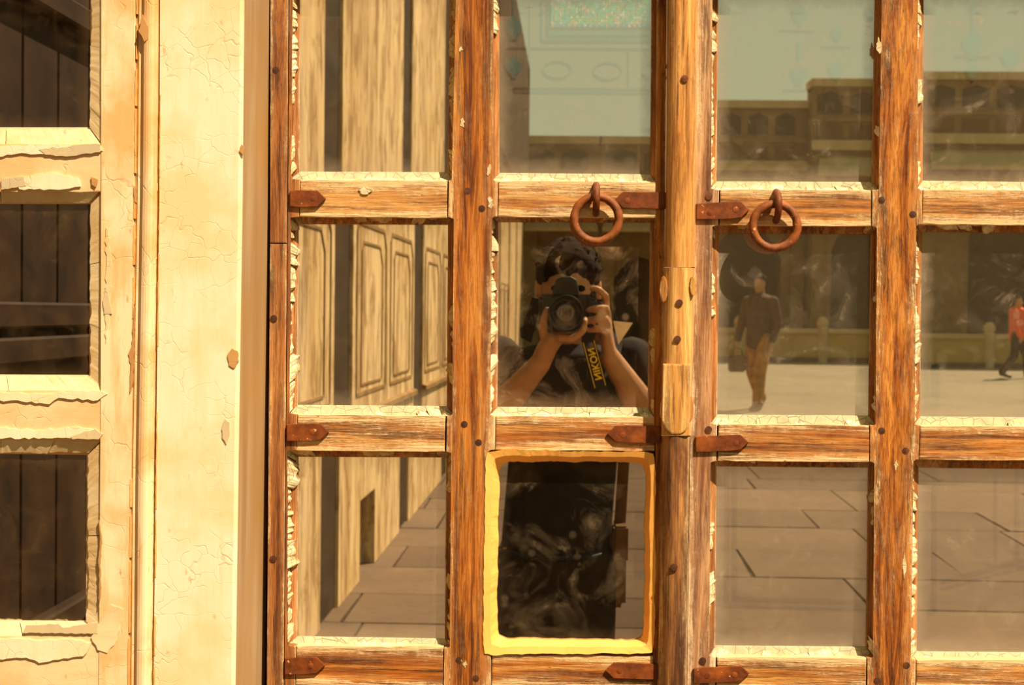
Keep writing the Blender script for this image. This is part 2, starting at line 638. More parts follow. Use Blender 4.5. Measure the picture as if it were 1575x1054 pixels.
# ================================================================== THE SETTING
# ---- white glazed window beside the door, standing 13 cm proud of it
YW = -.133
win = tag(empty('window_1', at(0, 2480, 0)), 'cream painted glazed window with three dark panes beside the wooden door', 'window', 'structure')
wm = {'p': M_WPUT, 'g': M_FLAKE, 'r': M_WRAIL}
rows = [((-128, -70), (156, -70), (156, 221), (-128, 221), (-110, -52), (139, -52), (138, 196), (-110, 196)),
        ((-128, 294), (158, 295), (163, 600), (-128, 600), (-110, 313), (139, 314), (137, 577), (-110, 576)),
        ((-128, 676), (156, 677), (154, 979), (-128, 977), (-110, 697), (133, 700), (132, 956), (-110, 953))]
for i, q in enumerate(rows):
    glazed(win, q[:4], q[4:], YW, 11 + i, [(.85, 'p', 'r'), (.9, 'p', 'r'), (.85, 'p', 'g'), (.9, 'p', 'r')], wm, M_GLASS_W, (0, 0), .012, .0015, .25)
for (a, b) in ((-150, -70), (221, 294), (600, 676), (978, 1062)):
    plank('rail', wobble([(-128, a), (155, a + 1), (155, b + 1), (-128, b)], .7, 30, a), YW + .001, .032, M_WRAIL, win)
plank('lower_panel', [(-128, 1062), (152, 1063), (140, 2490), (-128, 2490)], YW + .004, .03, M_WSTILE, win)
plank('stile', [(155, -150), (210, -150), (203, 600), (196, 1062), (185, 2490), (140, 2490), (152, 1062), (155, 600)], YW, .034, M_WSTILE, win)
plank('stile', [(-190, -150), (-128, -150), (-128, 2490), (-190, 2490)], YW, .034, M_WSTILE, win)
# rounded bead between stile and post
bm = bmesh.new()
prev = None
for k, (yy, xl, xr) in enumerate(((-150, 212, 250), (300, 208, 247), (700, 201, 241), (1062, 198, 238), (2490, 176, 214))):
    ring = []
    for j in range(11):
        u = j / 10
        a = math.pi * u
        Yd = YW + .004 - .011 * math.sin(a) ** .8
        if j in (2, 8):
            Yd += .003
        ring.append(bm.verts.new(at(xl + (xr - xl) * u, yy, Yd)))
    ring.append(bm.verts.new(at(xr, yy, YW + .03)))
    ring.append(bm.verts.new(at(xl, yy, YW + .03)))
    if prev:
        for j in range(len(ring)):
            n = (j + 1) % len(ring)
            bm.faces.new((prev[j], prev[n], ring[n], ring[j]))
    else:
        bm.faces.new(ring)
    prev = ring
bm.faces.new(prev[::-1])
link('bead_moulding', bm, M_WSTILE, win)
for k, (m_, pts) in enumerate(((M_FLAKE, [(158, 462), (163, 441), (168, 462), (172, 483), (160, 483)]),
                               (M_SCAR, [(205, 480), (208, 463), (206, 545), (204, 590), (200, 606), (201, 560), (197, 545), (203, 530)]),
                               (M_SCAR, [(213, 48), (219, 22), (228, 42), (228, 60), (222, 64), (218, 55)]),
                               (M_SCAR, [(206, 290), (209, 286), (209, 312), (207, 310)]),
                               (M_SCAR, [(152, 800), (157, 835), (154, 870), (156, 905), (152, 935), (153, 890), (151, 860), (154, 830)]),
                               (M_FLAKE, [(40, 962), (90, 960), (97, 966), (150, 958), (150, 975), (35, 974)]),
                               (M_FLAKE, [(2, 275), (36, 272), (40, 286), (2, 292)]),
                               (M_SCAR, [(140, 272), (150, 276), (147, 288), (141, 284)]))):
    plank('paint_flake', wobble(pts, .8, 5, k), YW - (.0012 if k != 1 else .001) - (.006 if k == 2 else 0), .004, m_, win, 0)

M_BEAD_LINE = m_paint('orange_bead_line', (.80, .46, .14, 1), (.70, .33, .08, 1), (.42, .16, .04, 1), True, 40, .8)
for k, (m_, y_, pts) in enumerate(((M_WPOST, 0, [(-120, 224), (0, 226), (90, 222), (155, 224), (158, 232), (100, 240), (40, 236), (-10, 241), (-120, 238)]),
                                   (M_FLAKE, .0004, [(60, 230), (110, 224), (154, 222), (154, 234), (110, 240), (70, 238)]),
                                   (M_WPOST, 0, [(20, 274), (60, 268), (84, 266), (120, 274), (124, 287), (90, 292), (30, 291)]),
                                   (M_WPOST, 0, [(-120, 604), (0, 603), (60, 606), (150, 601), (165, 606), (150, 616), (90, 612), (76, 622), (20, 616), (-120, 620)]),
                                   (M_WPOST, 0, [(-120, 660), (0, 658), (60, 662), (118, 656), (150, 664), (152, 674), (-120, 675)]),
                                   (M_FLAKE, .0004, [(108, 672), (146, 660), (158, 668), (152, 676), (112, 676)]),
                                   (M_WPOST, 0, [(-120, 985), (20, 982), (60, 986), (110, 983), (140, 990), (128, 1010), (60, 1020), (40, 1012), (-120, 1024)]),
                                   (M_WPUT, 0, [(140, 980), (170, 930), (190, 938), (180, 985), (165, 1005), (150, 1000)]),
                                   (M_WPUT, 0, [(163, 350), (166, 352), (172, 420), (168, 480), (164, 525), (162, 528)])  )):
    plank('paint_layer', wobble(pts, 1.6, 7, 70 + k), YW - .0009 - y_, .004, m_, win, 0)
r = random.Random(31)
for lx in ((210.5, 197.5), (248.5, 237)):
    yy = -20
    while yy < 1062:
        y2 = yy + r.uniform(40, 150)
        xa = lx[0] + (lx[1] - lx[0]) * yy / 1062
        xb = lx[0] + (lx[1] - lx[0]) * y2 / 1062
        if r.random() < .8:
            w_ = r.uniform(1.2, 2.6)
            plank('bead_line', wobble([(xa - w_ / 2, yy), (xa + w_ / 2, yy), (xb + w_ / 2, y2), (xb - w_ / 2, y2)], .5, 9, int(yy)), YW - (.0036 if lx[0] > 230 else .0006), .008, M_BEAD_LINE, win, 0)  # thin broken orange lines along both edges of the bead
        yy = y2 + r.uniform(2, 20)

# ---- painted post with the reveal that turns back to the door
post = tag(empty('trim_1', at(300, 2480, YW)), 'smooth cream painted post with tan reveal between window and door', 'post', 'structure')
bm = bmesh.new()
lv = ((-160, 247, 376), (300, 245, 372), (700, 240, 366), (1062, 236, 361), (2490, 212, 343))
prev = None
for yy, xl, xr in lv:
    a = at(xl, yy, YW - .003)
    b = at(xr, yy, YW - .003)
    rr = .004
    ring = [a, Vector((b.x - rr, b.y, b.z)), Vector((b.x - rr * .3, b.y + rr * .3, b.z)), Vector((b.x, b.y + rr, b.z)), Vector((b.x, .03, b.z)), Vector((a.x, .03, a.z))]
    ring = [bm.verts.new(p) for p in ring]
    if prev:
        for j in range(6):
            n = (j + 1) % 6
            f = bm.faces.new((prev[j], prev[n], ring[n], ring[j]))
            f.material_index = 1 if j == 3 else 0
    else:
        bm.faces.new(ring)
    prev = ring
bm.faces.new(prev[::-1])
pb = link('post_body', bm, M_WPOST, post)
pb.data.materials.append(M_REVEAL)
for k, (m_, pts) in enumerate(((M_SCAR, [(350, 545), (357, 536), (365, 540), (367, 556), (360, 567), (352, 562)]),
                               (M_FLAKE, [(341, 660), (346, 644), (353, 650), (353, 670), (348, 684), (342, 674)]),
                               (M_SCAR, [(368, 232), (371, 222), (374, 224), (374, 238)]))):
    plank('paint_flake', wobble(pts, .9, 4, 40 + k), YW - .0042, .003, m_, post, 0)

# ---- outer timber frame of the door
fr = tag(empty('trim_2', at(425, 2480, 0)), 'narrow brown timber door frame with nails next to the cream post', 'door frame', 'structure')
plank('frame_post', [(416, -160), (444, -160), (441, 374), (415, 374)], 0, .05, M_FRAME, fr)
plank('frame_post', [(415, 375), (441, 375), (436, 1062), (410, 1062)], .0008, .05, M_FRAME, fr)
plank('frame_post', [(410, 1063), (436, 1063), (418, 2490), (394, 2490)], .0008, .05, M_FRAME, fr)
plank('slot_shade_back', [(396, -160), (430, -160), (430, 2490), (380, 2490)], .046, .03, M_NAIL, fr, 0)  # dark backing added to paint the shade of the slot beside the post
for p in ((424, 108), (421, 490), (420, 860)):
    nail(p[0], p[1], 0, fr, .0042)

# ---- the two leaves
dm = {'p': M_PUTTY, 'd': M_PUTTYD, 'g': M_PUTTYG, 'r': M_REB}
d1 = tag(empty('door_1', at(725, 2480, 0)), 'weathered orange timber glazed door leaf with ring pull, mirroring the photographer', 'door', 'structure')
d2 = tag(empty('door_2', at(1375, 2480, 0)), 'weathered orange timber glazed door leaf with ring pull, mirroring the two walkers', 'door', 'structure')

RT = (.56, 0)
panes = [
    # leaf, opening, glass, sides(top,right,bottom,left), glass material, tilt
    (d1, ((449, -23), (704, -23), (697, 277), (445, 276)), ((461, -12), (692, -12), (688, 265), (461, 264)), [(.4, 'p', 'r'), (.88, 'd', 'r'), (.95, 'p', 'g'), (.92, 'p', 'r')], M_GLASS_C, (0, 0)),
    (d1, ((446, 333), (700, 335), (698, 639), (445, 637)), ((459, 345), (689, 346), (687, 625), (457, 623)), [(.12, 'd', 'r'), (.25, 'd', 'r'), (.6, 'p', 'g'), (.95, 'p', 'r')], M_GLASS_C, (0, -.30)),
    (d1, ((441, 693), (696, 695), (694, 997), (441, 993)), ((459, 703), (686, 704), (684, 983), (457, 979)), [(.55, 'd', 'r'), (.8, 'd', 'r'), (.75, 'p', 'g'), (1, 'p', 'r')], M_GLASS_C, (0, 0)),
    (d1, ((760, -23), (1012, -23), (1009, 280), (757, 279)), ((768, -12), (1002, -12), (1000, 268), (768, 266)), [(.3, 'p', 'r'), (.2, 'd', 'r'), (.95, 'p', 'g'), (.15, 'p', 'r')], M_GLASS, (0, 0)),
    (d1, ((755, 334), (1010, 336), (1006, 641), (752, 640)), ((767, 342), (1000, 343), (996, 627), (765, 626)), [(.5, 'd', 'r'), (.45, 'd', 'r'), (.85, 'p', 'g'), (.9, 'p', 'r')], M_GLASS_S, (0, 0)),
    (d1, ((748, 693), (1008, 695), (1005, 1010), (745, 1008)), ((766, 709), (994, 711), (991, 987), (763, 985)), [(.0, 'd', 'r'), (.0, 'd', 'r'), (.0, 'p', 'g'), (.0, 'p', 'r')], M_GLASS_N, (0, 0)),
    (d2, ((1097, -23), (1358, -23), (1354, 293), (1092, 291)), ((1105, -12), (1345, -12), (1341, 280), (1102, 279)), [(.3, 'p', 'r'), (.3, 'p', 'r'), (.95, 'p', 'g'), (.85, 'p', 'r')], M_GLASS_H, RT),
    (d2, ((1095, 347), (1351, 349), (1349, 655), (1092, 653)), ((1106, 359), (1339, 361), (1336, 640), (1103, 638)), [(.45, 'd', 'r'), (.1, 'p', 'r'), (.12, 'p', 'g'), (.35, 'p', 'r')], M_GLASS_H, RT),
    (d2, ((1092, 709), (1348, 711), (1345, 1013), (1090, 1011)), ((1102, 718), (1335, 720), (1332, 996), (1100, 994)), [(.35, 'p', 'r'), (.65, 'p', 'r'), (.35, 'p', 'g'), (.6, 'p', 'r')], M_GLASS_H, RT),
    (d2, ((1413, -23), (1672, -23), (1668, 295), (1409, 292)), ((1421, -12), (1660, -12), (1656, 281), (1419, 278)), [(.3, 'p', 'r'), (.6, 'p', 'r'), (.95, 'p', 'g'), (.7, 'p', 'r')], M_GLASS_H, (RT[0] + .06, 0)),
    (d2, ((1408, 346), (1668, 349), (1665, 657), (1405, 655)), ((1418, 357), (1656, 359), (1652, 643), (1415, 641)), [(.35, 'p', 'r'), (.3, 'p', 'r'), (.2, 'p', 'g'), (.65, 'p', 'r')], M_GLASS_H, (RT[0] - .07, 0)),
    (d2, ((1404, 708), (1664, 711), (1660, 1017), (1399, 1015)), ((1413, 720), (1652, 723), (1648, 1005), (1410, 1003)), [(.0, 'p', 'r'), (.4, 'p', 'r'), (.45, 'p', 'g'), (.7, 'p', 'r')], M_GLASS_H, RT),
]
for i, (leaf, op, inn, sides, gm, tilt) in enumerate(panes):
    glazed(leaf, op, inn, 0.0, 100 + i, sides, dm, gm, tilt)


def rail(leaf, x0, x1, x0b, x1b, a, b, m, seed):
    dy = 3 if x1 - x0 > 200 else 1
    plank('rail', wobble([(x0, a), (x1, a + 2), (x1b, b + 2), (x0b, b)], .5, 28, seed), .0012, .038, m, leaf, .0018)


rail(d1, 462, 688, 461, 688, 276.5, 333, M_RAIL, 1)
rail(d1, 458, 685, 456, 684, 638, 693, M_RAIL, 2)
rail(d1, 456, 682, 455, 681, 994, 1054, M_RAIL_O, 3)
rail(d1, 767, 1011, 766, 1010, 278.5, 333, M_RAIL, 4)
rail(d1, 763, 1008, 762, 1007, 640, 692, M_RAIL_O, 5)
rail(d1, 757, 1005, 756, 1004, 1008, 1056, M_RAIL_O, 6)
rail(d2, 1108, 1340, 1107, 1340, 291.5, 346, M_RAIL, 7)
rail(d2, 1106, 1337, 1104, 1337, 653, 709, M_RAIL_O, 8)
rail(d2, 1103, 1333, 1102, 1332, 1011, 1062, M_RAIL, 9)
rail(d2, 1420, 1668, 1418, 1668, 291.5, 345, M_RAIL, 10)
rail(d2, 1416, 1665, 1414, 1665, 655, 707, M_RAIL_O, 11)
rail(d2, 1410, 1660, 1409, 1660, 1015, 1064, M_RAIL, 12)
for a, b, l in ((460, 704, d1), (760, 1012, d1), (1097, 1358, d2), (1413, 1672, d2)):
    plank('rail', [(a, -80), (b, -80), (b, -23), (a, -23)], .0012, .038, M_RAIL, l)
for a, b, c_, d_, l in ((440, 690, 424, 664, d1), (745, 1005, 720, 985, d1), (1090, 1345, 1062, 1318, d2), (1399, 1660, 1372, 1632, d2)):
    plank('kick_panel', [(a, 1062), (b, 1062), (d_, 2480), (c_, 2480)], .006, .03, M_STILE, l)

# uprights, with the shoulders they show at each rail
plank('stile', [(446, -160), (450, -160), (446, 276), (461, 276), (460, 334), (446, 334), (444, 637), (457, 638), (456, 693), (441, 693),
                (441, 994), (455, 995), (454, 1055), (440, 1062), (422, 2480), (420, 2480), (437.5, 1062), (442.5, 374)], .001, .04, M_FRAME, d1, .001)
plank('stile', [(704, -160), (760, -160), (757, 279), (766, 279), (765, 333), (755, 334), (752, 640), (762, 640), (761, 692), (748, 693),
                (745, 1008), (755, 1008), (755, 1056), (744, 1062), (722, 2480), (664, 2480), (688, 1062), (682, 1054), (683, 997), (694, 997),
                (696, 695), (686, 695), (687, 640), (698, 639), (700, 335), (689, 334), (690, 278), (697, 277)], 0, .042, M_STILE, d1, .0016)
plank('stile', [(1012, -160), (1027, -160), (1022, 412), (1017, 670), (1012, 1062), (992, 2480), (985, 2480), (1004, 1062), (1005, 1010),
                (1008, 695), (1006, 641), (1010, 336), (1009, 280)], .0005, .042, M_STILE, d1, .0012)
plank('stile', [(1071, -160), (1098, -160), (1092, 292), (1106, 292), (1105, 347), (1094, 347), (1091, 653), (1103, 653), (1102, 710), (1091, 710),
                (1089, 1011), (1101, 1011), (1100, 1062), (1087, 1064), (1062, 2480), (1036, 2480), (1057, 1062), (1062, 670), (1068, 420)], .001, .042, M_GREYST, d2, .0014)
plank('stile', [(1358, -160), (1413, -160), (1410, 292), (1419, 292), (1418, 345), (1407, 346), (1405, 655), (1415, 655), (1413, 707), (1403, 708),
                (1399, 1015), (1409, 1015), (1408, 1064), (1397, 1066), (1372, 2480), (1318, 2480), (1340, 1066), (1334, 1062), (1334, 1012), (1345, 1013),
                (1347, 711), (1338, 710), (1338, 654), (1349, 655), (1351, 349), (1341, 348), (1341, 292), (1354, 293)], 0, .042, M_STILE_D, d2, .0016)
plank('stile', [(1672, -160), (1722, -160), (1718, 300), (1706, 1064), (1680, 2480), (1632, 2480), (1660, 1064), (1668, 300)], 0, .042, M_STILE, d2)


# rounded meeting post that covers the joint of the leaves: three lengths of different timber
def meeting(lv, m, proud, flat, endcap=False):
    bm = bmesh.new()
    prev = None
    N = 14
    for yy, xl, xr in lv:
        ring = []
        for j in range(N + 1):
            u = j / N
            s = math.sin(math.pi * u)
            ring.append(bm.verts.new(at(xl + (xr - xl) * u, yy, .001 - proud * min(1, s ** flat * 1.02))))
        ring.append(bm.verts.new(at(xr, yy, .04)))
        ring.append(bm.verts.new(at(xl, yy, .04)))
        if prev:
            for j in range(len(ring)):
                n = (j + 1) % len(ring)
                bm.faces.new((prev[j], prev[n], ring[n], ring[j]))
        else:
            bm.faces.new(ring)
        prev = ring
    bm.faces.new(prev[::-1])
    return link('meeting_post', bm, m, d1)


meeting([(-160, 1027, 1074), (200, 1025, 1072), (411, 1022, 1069)], M_POST, .022, .33)
meeting([(412, 1022, 1069), (550, 1019, 1066), (670, 1016, 1062)], M_POSTN, .022, .30)
meeting([(670.5, 1016, 1061), (850, 1014, 1059), (1062, 1011, 1056), (2480, 990, 1036)], M_POSTD, .021, .6)
# rounded tongue at the foot of the fresh length, and its stop chamfers
tong = [(1020, 560), (1063, 560), (1062, 640)] + [(1040 + 21 * math.cos(math.pi * k / 10), 646 + 23 * math.sin(math.pi * k / 10)) for k in range(11)] + [(1019, 640)]
plank('post_tongue', tong, -.0222, .006, M_POSTN, d1, .002)
for (cx_, cy_, w_, h_) in ((1021, 445, 6, 21), (1022, 632, 6, 19), (1061, 628, 6, 22), (1066, 440, 5, 16)):
    plank('chamfer_stop', [(cx_ + w_ * math.cos(2 * math.pi * k / 12), cy_ + h_ * math.sin(2 * math.pi * k / 12)) for k in range(12)], -.0195, .010, M_POSTN, d1, .0015)
for p in ((1053, 121), (1045, 466), (1042, 522), (1037, 873)):
    nail(p[0], p[1], -.0224, d1, .0042)
for p in ((719, 294), (741, 321), (714, 653), (736, 681), (706, 1016), (732, 1044)):
    nail(p[0], p[1], 0, d1, .0042)
for p in ((1356, 308), (1404, 330), (1356, 663), (1393, 694), (1394, 1024), (1349, 1048), (1090.5, 302), (1090, 661), (1081, 1017)):
    nail(p[0], p[1], 0, d2, .0042)

strap(446, 501, 293, 318, 293, 318, d1, rivets=((482, 305),))
strap(441, 506, 653, 679, 652, 677, d1, rivets=((480, 664),))
strap(438, 500, 1013, 1038, 1012, 1036, d1, rivets=((478, 1024),))
strap(1026, 945, 296, 321, 295, 320, d1, rivets=((965, 308),))
strap(1016, 934, 656, 682, 655, 680, d1, rivets=((958, 669),))
strap(1012, 931, 1022, 1046, 1020, 1044, d1, rivets=((953, 1032),))
strap(1071, 1153, 313, 338, 310, 335, d2, rivets=((1132, 322), (1092, 327)))
strap(1070, 1152, 672, 696, 669, 692, d2, rivets=((1132, 681),))
strap(1067, 1153, 1029, 1052, 1025, 1048, d2, rivets=((1130, 1038), (1088, 1040)))
ring_pull(917.5, 337, 917, 306, .0262, d1, 1)
ring_pull(1192, 348, 1195, 317, .0258, d2, 2)

# yellow paint brushed round the edge of one pane
r = random.Random(5)
O_ = wobble([(747, 691), (1008, 693), (1005, 1009), (744, 1011)], 2.2, 9, 3)
bm = bmesh.new()
outer, inner = [], []
NP = 160
oc = [(747, 692), (1009, 694), (1006, 1006), (744, 1008)]
ic = [(768, 710), (993, 711), (990, 985), (764, 983)]


def along(q, u, rad):
    """point at u (0..1) round a rounded quadrilateral"""
    s = int(u * 4) % 4
    v = u * 4 - int(u * 4)
    a, b = Vector(q[s]), Vector(q[(s + 1) % 4])
    p = a.lerp(b, v)
    c = Vector((sum(k[0] for k in q) / 4, sum(k[1] for k in q) / 4))
    e = min(v, 1 - v)
    if e < .10:
        p = p.lerp(c, rad * ((.10 - e) / .10) ** 2)
    return p


n1_, n2_ = Vector((0, 0)), Vector((0, 0))
for i in range(NP):
    u = i / NP
    n1_ = n1_ * .75 + Vector((r.uniform(-1, 1), r.uniform(-1, 1)))
    n2_ = n2_ * .6 + Vector((r.uniform(-.9, .9), r.uniform(-.9, .9)))
    po = along(oc, u, .02) + n1_
    pi_ = along(ic, u, .035) + n2_
    pm_ = po.lerp(pi_, .5)
    outer.append(bm.verts.new(at(po.x, po.y, -.0012)))
    inner.append((bm.verts.new(at(pm_.x, pm_.y, .001)), bm.verts.new(at(pi_.x, pi_.y, .0165)), bm.verts.new(at(pi_.x, pi_.y, .021)), bm.verts.new(at(po.x, po.y, .021))))
for i in range(NP):
    j = (i + 1) % NP
    ch0 = [outer[i]] + list(inner[i])
    ch1 = [outer[j]] + list(inner[j])
    for k in range(5):
        bm.faces.new((ch0[k], ch1[k], ch1[(k + 1) % 5], ch0[(k + 1) % 5]))
tag(link('paint_border', bm, M_YELLOW, d1), 'yellow paint brushed round one pane')

# small chips of cream paint left on uprights
r = random.Random(77)
for k, (cx_, cy_, w_, h_, l) in enumerate(((1378, 715, 4, 11, d2), (1391, 870, 3, 26, d2), (709, 75, 4, 5, d1), (711, 190, 7, 9, d1), (562, 292, 12, 7, d1), (715, 1022, 4, 6, d1),
                                           (1352, 70, 5, 14, d2), (752, 262, 5, 12, d1), (754, 310, 5, 13, d1), (1015, 1024, 3, 9, d1))):
    pts = [(cx_ + w_ * r.uniform(.25, 1.1) * math.cos(2 * math.pi * j / 16), cy_ + h_ * r.uniform(.35, 1.1) * math.sin(2 * math.pi * j / 16)) for j in range(16)]
    plank('paint_chip', pts, -.0004, .002, M_PUTTY, l, 0)

# ================================================================== FACADE AROUND, ROOM BEHIND
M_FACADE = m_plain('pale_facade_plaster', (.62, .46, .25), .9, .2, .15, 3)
wf = tag(empty('wall_front', (1.2, .2, 0)), 'pale plaster facade wall above and beside the doors', 'wall', 'structure')  # kept low, with no roof behind, so sun reaches the mural wall
pL, pR, pT = at(-190, 500, YW).x, at(1722, 500, 0).x, at(800, -160, 0).z
box('wall_block', pL - 1.2, pL, YW + .0, .25, 0, 2.3, M_FACADE, wf)
box('wall_block', pR, pR + 2.4, -.04, .25, 0, 2.3, M_FACADE, wf)
box('wall_block', pL, pR, -.01, .25, pT + .02, 2.3, M_FACADE, wf)

# painted wall of the room behind the glass
YB = 1.15
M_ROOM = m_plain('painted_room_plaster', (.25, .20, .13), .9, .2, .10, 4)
M_MOTIF = m_plain('blue_green_mural_paint', (.02, .20, .22), .8, .2, .25, 30)
M_LINE = m_plain('slate_blue_mural_line', (.04, .07, .10), .8, .2, .25, 20)
M_LINE2 = m_plain('umber_mural_line', (.15, .12, .07), .8, .2, .2, 20)
wb = tag(empty('wall_back', (.3, YB, 0)), 'painted room wall with blue vase murals seen faintly through the door panes', 'wall', 'structure')
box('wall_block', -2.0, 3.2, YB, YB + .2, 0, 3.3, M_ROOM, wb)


def mural(name, pts, m, th=.003):
    fr_ = [at(x, y, YB - th) for x, y in pts]
    return link(name, prism_bm(fr_, [p + Vector((0, th + .002, 0)) for p in fr_]), m, wb)


def strip(x0, y0, x1, y1, w, m):
    d = Vector((x1 - x0, y1 - y0)).normalized()
    n = Vector((-d.y, d.x)) * w / 2
    return mural('mural_line', [(x0 - n.x, y0 - n.y), (x1 - n.x, y1 - n.y), (x1 + n.x, y1 + n.y), (x0 + n.x, y0 + n.y)], m)


def profile(cx, cy, half):
    """outline from a list of (half width, dy) read downwards"""
    return [(cx + w, cy + d) for w, d in half] + [(cx - w, cy + d) for w, d in half[::-1]]


BOTTLE = [(1, -45), (3, -43), (1.4, -38), (1.4, -16), (4, -11), (10, -5), (13, 2), (12, 8), (8, 14), (4, 17), (4, 19), (6, 22)]
VASE = [(2, -13), (4, -11), (9, -5), (13, -3), (10, 5), (6, 10), (2.5, 12), (3, 16)]
for cx_, cy_, s_ in ((1229, 108, 1), (1497, 62, 1.25), (790, 38, 1.0), (516, 96, .9), (1342, 108, .8)):
    mural('mural_bottle', profile(cx_, cy_, [(w * s_, d * s_) for w, d in BOTTLE]), M_MOTIF)
for cx_, cy_, s_ in ((1231, 22, 1), (1287, 107, 1), (790, 102, 1.1), (1497, 110, .9), (1556, 88, 1.2), (1288, 50, .8), (1340, 20, .8), (516, 8, .9)):
    mural('mural_vase', profile(cx_, cy_, [(w * s_, d * s_) for w, d in VASE]), M_MOTIF)
for (a, b, c, d, w, m) in ((833, 0, 833, 62, 2.5, M_LINE), (833, 62, 1010, 62, 3, M_LINE), (843, 0, 843, 53, 4, M_LINE), (843, 52, 1010, 52, 5, M_MOTIF),
                           (780, 72, 1010, 74, 1.5, M_LINE2), (815, 0, 815, 135, 1.2, M_LINE2), (790, 134, 1010, 136, 1.6, M_LINE2), (790, 140, 1010, 142, 1.2, M_LINE2),
                           (967, 74, 967, 134, 1.2, M_LINE2), (1200, 45, 1255, 46, 1.5, M_LINE2), (1205, 137, 1250, 137, 1.5, M_LINE2), (1265, 70, 1310, 71, 1.5, M_LINE2),
                           (1470, 85, 1525, 86, 1.5, M_LINE2),
                           (1119, 680, 1119, 930, 6, M_LINE), (1131, 680, 1131, 922, 6, M_LINE), (1116, 931, 1340, 936, 5, M_LINE), (1128, 921, 1340, 926, 5, M_LINE),
                           (1426, 560, 1426, 932, 6, M_LINE), (1438, 560, 1438, 942, 6, M_LINE), (1423, 942, 1440, 942, 5, M_LINE), (1444, 560, 1444, 660, 5, M_LINE),
                           (1533, 720, 1533, 860, 4, M_LINE), (1566, 720, 1566, 868, 5, M_LINE), (1450, 895, 1575, 862, 5, M_LINE), (1450, 905, 1575, 872, 4, M_LINE)):
    strip(a, b, c, d, w, m)
for cx_, cy_ in ((857, 106), (935, 108), (1010, 108)):
    oo = [(cx_ + 22 * math.cos(2 * math.pi * k / 20), cy_ + 13 * math.sin(2 * math.pi * k / 20)) for k in range(20)]
    for k in range(20):
        a, b = oo[k], oo[(k + 1) % 20]
        strip(a[0], a[1], b[0], b[1], 1.6, M_LINE2)
# mirror mosaic in its frame: small coloured pieces
r = random.Random(9)
mos = [m_plain('mosaic_' + n_, tuple(min(.95, 1.9 * v) for v in c), .4, .5, .3, 90) for n_, c in (('green', (.05, .36, .12)), ('teal', (.05, .30, .30)), ('copper', (.55, .22, .06)), ('blue', (.03, .10, .42)), ('pale', (.55, .60, .40)))]
bms = [bmesh.new() for _ in mos]
for gx in range(42):
    for gy in range(17):
        x, y = 848 + gx * 4.2 + r.uniform(-.5, .5), -30 + gy * 4.2 + r.uniform(-.5, .5)
        k = 3 if gy == 16 and gx % 2 else r.choice((0, 0, 1, 1, 2, 4))
        q = [at(x + dx, y + dy, YB - .004) for dx, dy in ((0, 0), (3.7, 0), (3.7, 3.7), (0, 3.7))]
        bm = bms[k]
        f_ = [bm.verts.new(p) for p in q]
        b_ = [bm.verts.new(p + Vector((0, .005, 0))) for p in q]
        bm.faces.new(f_)
        for i in range(4):
            j = (i + 1) % 4
            bm.faces.new((f_[i], b_[i], b_[j], f_[j]))
for k, bm in enumerate(bms):
    tag(link('mosaic_pieces', bm, mos[k], wb), kind='stuff')

# ================================================================== THE COURT (seen in the panes)


def m_stone(name, a, b, c, sc_=2.0):
    t = NT(name)
    g = t.coord()
    n = t.noise(g, sc_, 6, .6)
    n2 = t.noise(g, sc_ * 7, 5, .65)
    col = t.ramp(n, [(.3, a), (.7, b)])
    col = t.mix(t.math('MULTIPLY', t.step(n2, .5, .75), .6), col, c)
    t.bump(n2, .3, .01)
    return t.done(col, .85, .2)


M_SLAB = [m_stone('brown_slab_%s' % n_, a, b, c, 1.6) for n_, a, b, c in (
    ('umber', (.105, .066, .036, 1), (.145, .094, .052, 1), (.08, .048, .026, 1)),
    ('tan', (.12, .078, .043, 1), (.165, .108, .06, 1), (.09, .055, .03, 1)),
    ('dark', (.09, .056, .030, 1), (.125, .08, .044, 1), (.07, .042, .022, 1)))]
M_JOINT = m_plain('dark_joint_earth', (.045, .026, .013), .95, .1, .3, 8)
M_PALE = m_stone('pale_court_paving', (.17, .145, .085, 1), (.235, .20, .12, 1), (.12, .095, .052, 1), .7)

fl = tag(empty('floor', (3, -12, 0)), 'stone paved court floor mirrored in the door panes', 'floor', 'structure')
box('joint_bed', -3.0, 30, -60, 2.5, -.2, -.012, M_JOINT, fl)
box('terrace_paving', -3.0, 30, -60, -15.2, -.012, .0, M_PALE, fl)
r = random.Random(21)
y = 0.05
while y > -15.0:
    dep = r.uniform(.62, 1.05)
    y2 = max(-15.19, y - dep)
    x = -2.2 + r.uniform(-.6, 0)
    while x < 8.6:
        w_ = r.uniform(.75, 1.7)
        e = .006
        sk = r.uniform(-.012, .012)
        q = [(x + e, y2 + e), (x + w_ - e, y2 + e), (x + w_ - e + sk, y - e), (x + e + sk * .6, y - e)]
        dz = r.uniform(-.003, .003)
        f_ = [Vector((a, b, dz)) for a, b in q]
        link('slab', prism_bm(f_, [p - Vector((0, 0, .03)) for p in f_], .004), r.choice(M_SLAB), fl)
        x += w_
    y = y2

